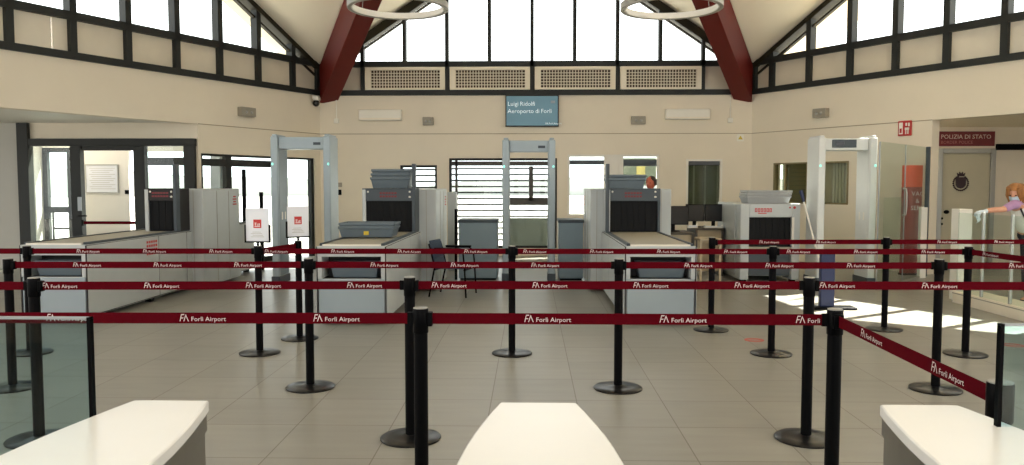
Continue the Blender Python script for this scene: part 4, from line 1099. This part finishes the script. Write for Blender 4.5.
def head_mb(c, rot, s=1.0):
    """face looks along local -Y; returns vertex function and mesh pieces"""
    R = rot; c = Vector(c)
    def W(x, y, z): return c + R @ (Vector((x, y, z)) * s)
    m = MB(); n, h = 28, 20; vs = []; fs = []
    for j in range(h + 1):
        t = PI * j / h
        for i in range(n):
            a = 2 * PI * i / n
            x = .076 * math.sin(t) * math.sin(a); y = -.095 * math.sin(t) * math.cos(a); z = -.118 * math.cos(t)
            low = max(0, -z / .118)
            x *= 1 - .30 * low ** 1.6; 
            if y > 0: y *= 1 - .35 * low
            f = math.exp(-(x / .014) ** 2) if y < 0 else 0
            y -= f * .024 * math.exp(-((z + .022) / .016) ** 2) + f * .012 * math.exp(-((z + .002) / .02) ** 2)       # nose
            y -= (math.exp(-(x / .03) ** 2) * .008 * math.exp(-((z + .062) / .012) ** 2) if y < 0 else 0)                  # lips
            y -= (math.exp(-(x / .03) ** 2) * .010 * math.exp(-((z + .10) / .018) ** 2) if y < 0 else 0)                  # chin
            for sg in (-1, 1):
                if y < 0: y += .010 * math.exp(-((x - sg * .032) / .016) ** 2 - ((z - .004) / .013) ** 2)                     # eye sockets
            vs.append(W(x, y, z))
    for j in range(h):
        for i in range(n): fs.append((j * n + i, j * n + (i + 1) % n, (j + 1) * n + (i + 1) % n, (j + 1) * n + i))
    m.add(vs, fs)
    for sg in (-1, 1):
        e = MB(); e.ball((0, 0, 0), (.012, .024, .034), 10); m.add([W(sg * (.076 + v[0] * .6), .012 + v[1], -.01 + v[2]) for v in e.v], e.f)
    return m, W
def hand_chains(w, d, u, s=1.0, curl=.5, thumb=1):
    """w wrist, d pointing direction, u palm normal: palm plus five separate bent fingers"""
    w = Vector(w); d = Vector(d).normalized(); u = Vector(u); u = (u - d * u.dot(d)).normalized(); a = d.cross(u) * thumb
    ch = []
    palm = w + d * .045 * s
    ch.append([(tuple(w), (.026 * s, .018 * s)), (tuple(palm), (.036 * s, .015 * s)), (tuple(w + d * .085 * s), (.036 * s, .013 * s))])
    fin = []
    for k, (off, ln) in enumerate(((.030, .072), (.010, .08), (-.010, .074), (-.029, .058))):
        b = w + d * .075 * s + a * off * s; p = [b]; ang = .15
        for q in range(3):
            ang += curl * .55
            b = b + (d * math.cos(ang) + u * math.sin(ang) + a * off * .6) * (ln / 3 * 1.05) * s; p.append(b)
        fin.append([(tuple(c_), r_ * s) for c_, r_ in zip(p, (.0095, .009, .0085, .0075))])
    b = w + d * .025 * s + a * .026 * s
    p = [b, b + (d * .6 + a * .75) * .032 * s, b + (d * .9 + a * .85 + u * .3) * .052 * s + d * .01 * s, b + (d * 1.5 + a * .9 + u * .6) * .055 * s]
    fin.append([(tuple(c_), r_ * s) for c_, r_ in zip(p, (.013, .011, .0095, .008))])
    return ch, fin
def skins(chains, m, sub=2): return [skin_obj('p', [c], m, sub=sub) for c in chains]
def garment(name, chains, m, parent): return merge_body(name, skins(chains, m), m, parent, .012)
def merge_body(name, parts, m, parent, voxel=.009):
    """join skinned limbs, head and hands, then close them into one continuous surface"""
    bm = bmesh.new()
    for p in parts:
        if isinstance(p, MB):
            me = p.mesh('tmp', m); bm.from_mesh(me); bpy.data.meshes.remove(me)
        else: bm.from_mesh(p); bpy.data.meshes.remove(p)
    me = bpy.data.meshes.new(name); bm.to_mesh(me); bm.free()
    o = bpy.data.objects.new(name, me); COL.objects.link(o); me.materials.append(m)
    r = o.modifiers.new('remesh', 'REMESH'); r.mode = 'VOXEL'; r.voxel_size = voxel; r.use_smooth_shade = True
    sm = o.modifiers.new('smooth', 'SMOOTH'); sm.factor = .5; sm.iterations = 2
    dg = bpy.context.evaluated_depsgraph_get(); ev = bpy.data.meshes.new_from_object(o.evaluated_get(dg)); bpy.data.objects.remove(o); bpy.data.meshes.remove(me)
    ev.name = name; ev.materials.clear(); ev.materials.append(m)
    ev.polygons.foreach_set('material_index', [0] * len(ev.polygons)); ev.polygons.foreach_set('use_smooth', [True] * len(ev.polygons))
    return obj(name, ev, parent)
def V(*a): return tuple(a)

# woman leaning over to wipe the pedestal; origin on the floor under the hips
WX, WY = 6.38, 10.3
t = thing('person', 'woman in a lilac shirt and face mask leaning left to wipe the pale pedestal', 'person', (WX, WY, 0))
def wp_(px, py, Y): p = at(px, py, Y); return (p.x - WX, p.y - WY, p.z)
hipc = V(.0, .02, .86)
hl_, hr_ = V(-.02, -.09, .82), V(.05, .10, .82)
chest = V(-.11, .0, 1.12); neckb = V(-.19, -.01, 1.285); headc = V(-.20, -.02, 1.405)
shR = V(-.27, -.12, 1.275); shL = V(-.10, .15, 1.26)
elR = V(-.42, -.16, 1.205); wrR = V(-.63, -.12, 1.185)
elL = V(-.08, .10, 1.0); wrL = V(-.05, -.16, .86)
knR, anR = V(-.10, -.14, .45), V(-.06, -.12, .085)
knL, anL = V(.14, .10, .45), V(.24, .08, .085)
body = skins([
    [(hipc, (.13, .11)), (V(-.05, .01, .98), (.115, .09)), (chest, (.135, .10)), (V(-.16, 0, 1.22), (.11, .08)), (neckb, .052), (V(-.20, -.015, 1.34), .048)],
    [(V(-.16, 0, 1.22), (.11, .08)), (shR, .052), (elR, .040), (V(-.53, -.14, 1.2), .038), (wrR, .031)],
    [(V(-.16, 0, 1.22), (.11, .08)), (shL, .052), (elL, .040), (wrL, .031)],
    [(hipc, (.13, .11)), (hr_, .085), (knR, .055), (V(-.09, -.13, .30), .052), (anR, .036), (V(-.17, -.15, .04), .034)],
    [(hipc, (.13, .11)), (hl_, .085), (knL, .055), (V(.19, .09, .30), .052), (anL, .036), (V(.14, .04, .04), .034)]], M['skin'])
Rh = Matrix.Rotation(math.radians(-52), 3, 'Z') @ Matrix.Rotation(math.radians(22), 3, 'X')
hm, HW = head_mb(headc, Rh, .98)
parts = body + [hm]
for w, d, uu, th in ((wrR, (-.95, .1, -.1), (0, 0, -1), -1), (wrL, (.1, -.7, -.6), (-1, 0, 0), 1)):
    pc, fin = hand_chains(w, d, uu, 1.0, .6, th)
    for c_ in pc + fin: parts.append(skin_obj('h', [c_], M['skin'], sub=1))
bo = merge_body('body', parts, M['skin'], t)
# clothes
garment('white_top', [[(V(-.01, .01, .9), (.138, .118)), (V(-.05, .01, .99), (.128, .103)), (chest, (.143, .112)), (V(-.16, 0, 1.215), (.115, .088)), (V(-.18, -.005, 1.26), (.075, .07))]], M['tee'], t)
garment('lilac_shirt', [
    [(V(.06, .07, .86), (.12, .10)), (V(.02, .06, .99), (.12, .10)), (V(-.05, .05, 1.13), (.13, .105)), (V(-.14, .03, 1.235), (.105, .085))],
    [(V(-.14, .03, 1.235), (.105, .085)), (shR, .062), (V(-.36, -.147, 1.235), .054), (V(-.43, -.16, 1.205), .054)],
    [(V(-.14, .03, 1.235), (.105, .085)), (shL, .068), (V(-.09, .12, 1.1), .06), (V(-.08, .09, .98), .058)]], M['shirt'], t)
garment('trousers', [[(V(-.01, .01, .93), (.125, .105)), (hipc, (.148, .128)), (hr_, .1), (knR, .072), (V(-.075, -.125, .14), .062)], [(hipc, (.148, .128)), (hl_, .1), (knL, .072), (V(.225, .083, .14), .062)]], M['trousers'], t)
for an, to in ((anR, V(-.18, -.15, .04)), (anL, V(.13, .03, .04))):
    m = skin_obj('shoe', [[(V(an[0], an[1], .05), (.045, .045)), (V((an[0] + to[0]) / 2, (an[1] + to[1]) / 2, .042), (.044, .038)), (to, (.038, .03))]], M['shoe']); obj('shoe', m, t)
hm2 = MB()
for i in range(26):     # hair cap in overlapping locks
    for k in range(2):
        a = -PI * .78 + PI * 1.56 * i / 25
        p0 = HW(.0, .02, .128); p1 = HW(.088 * math.sin(a), .02 + .10 * math.cos(a), .075); p2 = HW((.094 + .01 * k) * math.sin(a), .025 + (.108 + .012 * k) * math.cos(a), -.01); p3 = HW((.088 + .012 * k) * math.sin(a), .03 + .10 * math.cos(a), -.085 - .05 * random.random() * (abs(a) < 2.2))
        hm2.tube([p0, p1, p2, p3], [.012, .022, .021, .009], 7)
hm2.ball(HW(0, .02, .06), (.098, .098, .075), 16)
hm2.ball(HW(0, .12, .0), (.06, .06, .07), 12)
hm2.build('hair', M['hair'], t)
mk = MB(); vs = []; fs = []
for j in range(7):
    zz = -.004 - .104 * j / 6
    for i in range(11):
        a = -1.25 + 2.5 * i / 10; rr = 1.0 + .18 * math.exp(-(a / .35) ** 2) - .16 * (j / 6) ** 2
        vs.append(HW(.082 * rr * math.sin(a) * (1 - .12 * j / 6), -.103 * rr * math.cos(a), zz))
for j in range(6):
    for i in range(10): fs.append((j * 11 + i, j * 11 + i + 1, (j + 1) * 11 + i + 1, (j + 1) * 11 + i))
mk.add(vs, fs); o = mk.build('face_mask', M['mask'], t, recalc=False); sd = o.modifiers.new('s', 'SOLIDIFY'); sd.thickness = .004
st_ = MB()
for sg in (-1, 1): st_.tube([HW(sg * .078, -.03, -.03), HW(sg * .083, .0, -.01), HW(sg * .082, .03, .0)], .0025, 6)
st_.build('mask_strap', M['mask'], t)
ey = MB()
for sg in (-1, 1): ey.ball(HW(sg * .031, -.083, .006), (.011, .011, .007), 10)
ey.build('eyes', M['eye'], t)
# gloves
for w, d, uu, th, gm, nm in ((wrR, (-.95, .1, -.1), (0, 0, -1), -1, 'glove', 'white_glove'), (wrL, (.1, -.7, -.6), (-1, 0, 0), 1, 'glove_b', 'blue_glove')):
    pc, fin = hand_chains(w, d, uu, 1.0, .6, th)
    ps = [skin_obj('h', [[(tuple(Vector(w) - Vector(d).normalized() * .05), (.036, .034)), (tuple(Vector(w)), (.032, .028)), (tuple(Vector(w) + Vector(d).normalized() * .03), (.034, .02))]], M[gm], sub=1)]
    for c_ in pc + fin: ps.append(skin_obj('h', [[(q[0], tuple(v + .004 for v in (q[1] if isinstance(q[1], tuple) else (q[1], q[1])))) for q in c_]], M[gm], sub=1))
    merge_body(nm, ps, M[gm], t, .006)
# strap across the chest
m = MB(); m.tube([(V(-.10, .06, 1.3)), (V(-.19, -.11, 1.22)), (V(-.155, -.13, 1.12)), (V(-.08, -.13, 1.0))], .011, 8); m.build('dark_strap', M['trousers'], t)
# cleaning cloth hanging from the hand
hp = Vector(wrR) + Vector((-.12, .0, -.02))
m = MB(); vs = []; fs = []
for j in range(8):
    for i in range(5): vs.append((hp.x + .05 * i / 4 - .02 + .012 * math.sin(j * 1.3), hp.y - .05 + .015 * math.sin(i * 2 + j), hp.z + .02 - .022 * j * (1 - .05 * i)))
for j in range(7):
    for i in range(4): fs.append((j * 5 + i, j * 5 + i + 1, (j + 1) * 5 + i + 1, (j + 1) * 5 + i))
m.add(vs, fs); m.v = [(v[0] + WX, v[1] + WY, v[2]) for v in m.v]
o = m.build('cleaning_cloth', M['glove'], None, recalc=False); o.modifiers.new('s', 'SOLIDIFY').thickness = .004; tag(o, 'pale blue cleaning cloth hanging from the woman\'s gloved hand', 'cloth')

# man behind the right of centre machine: only his head shows over it
MX, MY = X(650.5, 14.6), 14.6
t = thing('person', 'man with a sunburnt face standing behind the right of centre x-ray machine', 'person', (MX, MY, 0)); t.scale = (1.09, 1.09, 1.09)
hz = .80
body = skins([
    [(V(0, 0, hz), (.14, .10)), (V(0, 0, .95), (.13, .095)), (V(0, -.01, 1.12), (.15, .105)), (V(0, -.01, 1.22), (.12, .085)), (V(0, -.01, 1.28), .055), (V(0, -.02, 1.34), .05)],
    [(V(0, -.01, 1.22), (.12, .085)), (V(-.18, 0, 1.21), .058), (V(-.22, -.02, .97), .045), (V(-.20, -.10, .76), .029)],
    [(V(0, -.01, 1.22), (.12, .085)), (V(.18, 0, 1.21), .058), (V(.22, -.02, .97), .045), (V(.20, -.10, .76), .029)],
    [(V(0, 0, hz), (.14, .10)), (V(-.09, 0, .74), .088), (V(-.10, -.02, .42), .058), (V(-.10, .01, .08), .04), (V(-.10, -.14, .04), .034)],
    [(V(0, 0, hz), (.14, .10)), (V(.09, 0, .74), .088), (V(.10, -.02, .42), .058), (V(.10, .01, .08), .04), (V(.10, -.14, .04), .034)]], M['skin_r'])
Rh = Matrix.Rotation(math.radians(-35), 3, 'Z')
hm, HW = head_mb(V(0, -.02, 1.415), Rh, 1.0)
parts = body + [hm]
for w, th in ((V(-.20, -.10, .76), 1), (V(.20, -.10, .76), -1)):
    pc, fin = hand_chains(w, (0, -.2, -.98), (0, 1, 0), 1.0, .5, th)
    for c_ in pc + fin: parts.append(skin_obj('h', [c_], M['skin_r'], sub=1))
merge_body('body', parts, M['skin_r'], t)
garment('white_shirt', [[(V(0, 0, .82), (.155, .115)), (V(0, 0, .95), (.145, .11)), (V(0, -.01, 1.12), (.163, .118)), (V(0, -.01, 1.225), (.125, .092))],
    [(V(0, -.01, 1.225), (.125, .092)), (V(-.18, 0, 1.21), .073), (V(-.205, -.01, 1.04), .066)], [(V(0, -.01, 1.225), (.125, .092)), (V(.18, 0, 1.21), .073), (V(.205, -.01, 1.04), .066)]], M['white'], t)
garment('trousers', [[(V(0, 0, .86), (.15, .11)), (V(0, 0, hz), (.155, .115)), (V(-.09, 0, .72), .1), (V(-.10, -.02, .42), .074), (V(-.10, .01, .13), .06)], [(V(0, 0, hz), (.155, .115)), (V(.09, 0, .72), .1), (V(.10, -.02, .42), .074), (V(.10, .01, .13), .06)]], M['trousers'], t)
for s in (-.1, .1):
    m = skin_obj('shoe', [[(V(s, .02, .05), (.045, .045)), (V(s, -.08, .042), (.044, .038)), (V(s, -.16, .036), (.038, .03))]], M['shoe']); obj('shoe', m, t)
m = MB(); m.ball(HW(0, .022, .055), (.083, .092, .07), 16)
for i in range(16):
    a = -PI * .62 + PI * 1.24 * i / 15; m.tube([HW(0, .02, .12), HW(.08 * math.sin(a), .02 + .09 * math.cos(a), .06), HW(.082 * math.sin(a), .02 + .09 * math.cos(a), -.03)], [.01, .014, .008], 6)
m.build('hair', M['hair_d'], t)
ey = MB()
for sg in (-1, 1): ey.ball(HW(sg * .031, -.083, .006), (.011, .011, .007), 10)
ey.build('eyes', M['eye'], t)
m = MB(); m.tube([HW(-.022, -.099, -.062), HW(0, -.104, -.064), HW(.022, -.099, -.062)], [.003, .005, .003], 6); m.build('mouth', M['lips'], t)

# ------------------------------------------------------------------ light
w = bpy.data.worlds.new('sky'); S.world = w; w.use_nodes = True
n = w.node_tree.nodes; l = w.node_tree.links; bg = n['Background']
tc = n.new('ShaderNodeTexCoord'); sp = n.new('ShaderNodeSeparateXYZ'); rp = n.new('ShaderNodeValToRGB')
l.new(tc.outputs['Generated'], sp.inputs[0]); l.new(sp.outputs[2], rp.inputs[0])
rp.color_ramp.elements[0].position = .0; rp.color_ramp.elements[0].color = (.97, .985, 1.0, 1)
rp.color_ramp.elements[1].position = .5; rp.color_ramp.elements[1].color = (1.0, .99, .97, 1)
l.new(rp.outputs[0], bg.inputs[0]); bg.inputs[1].default_value = 4.0
sd = bpy.data.lights.new('sun', 'SUN'); sd.energy = 40; sd.angle = .006; sd.color = (1, .94, .84)
so = bpy.data.objects.new('sun', sd); COL.objects.link(so)
src = Vector((6.9, 13.4, 4.75)); dst = Vector((3.3, 11.0, 0))
so.location = src; so.rotation_euler = (dst - src).to_track_quat('-Z', 'Y').to_euler()

S.view_settings.view_transform = 'Standard'; S.view_settings.look = 'None'; S.view_settings.exposure = -0.4
S.cycles.max_bounces = 8; S.cycles.diffuse_bounces = 5; S.cycles.transparent_max_bounces = 16; S.cycles.glossy_bounces = 4
S.cycles.use_denoising = True; S.cycles.sample_clamp_indirect = 6; S.cycles.caustics_reflective = False
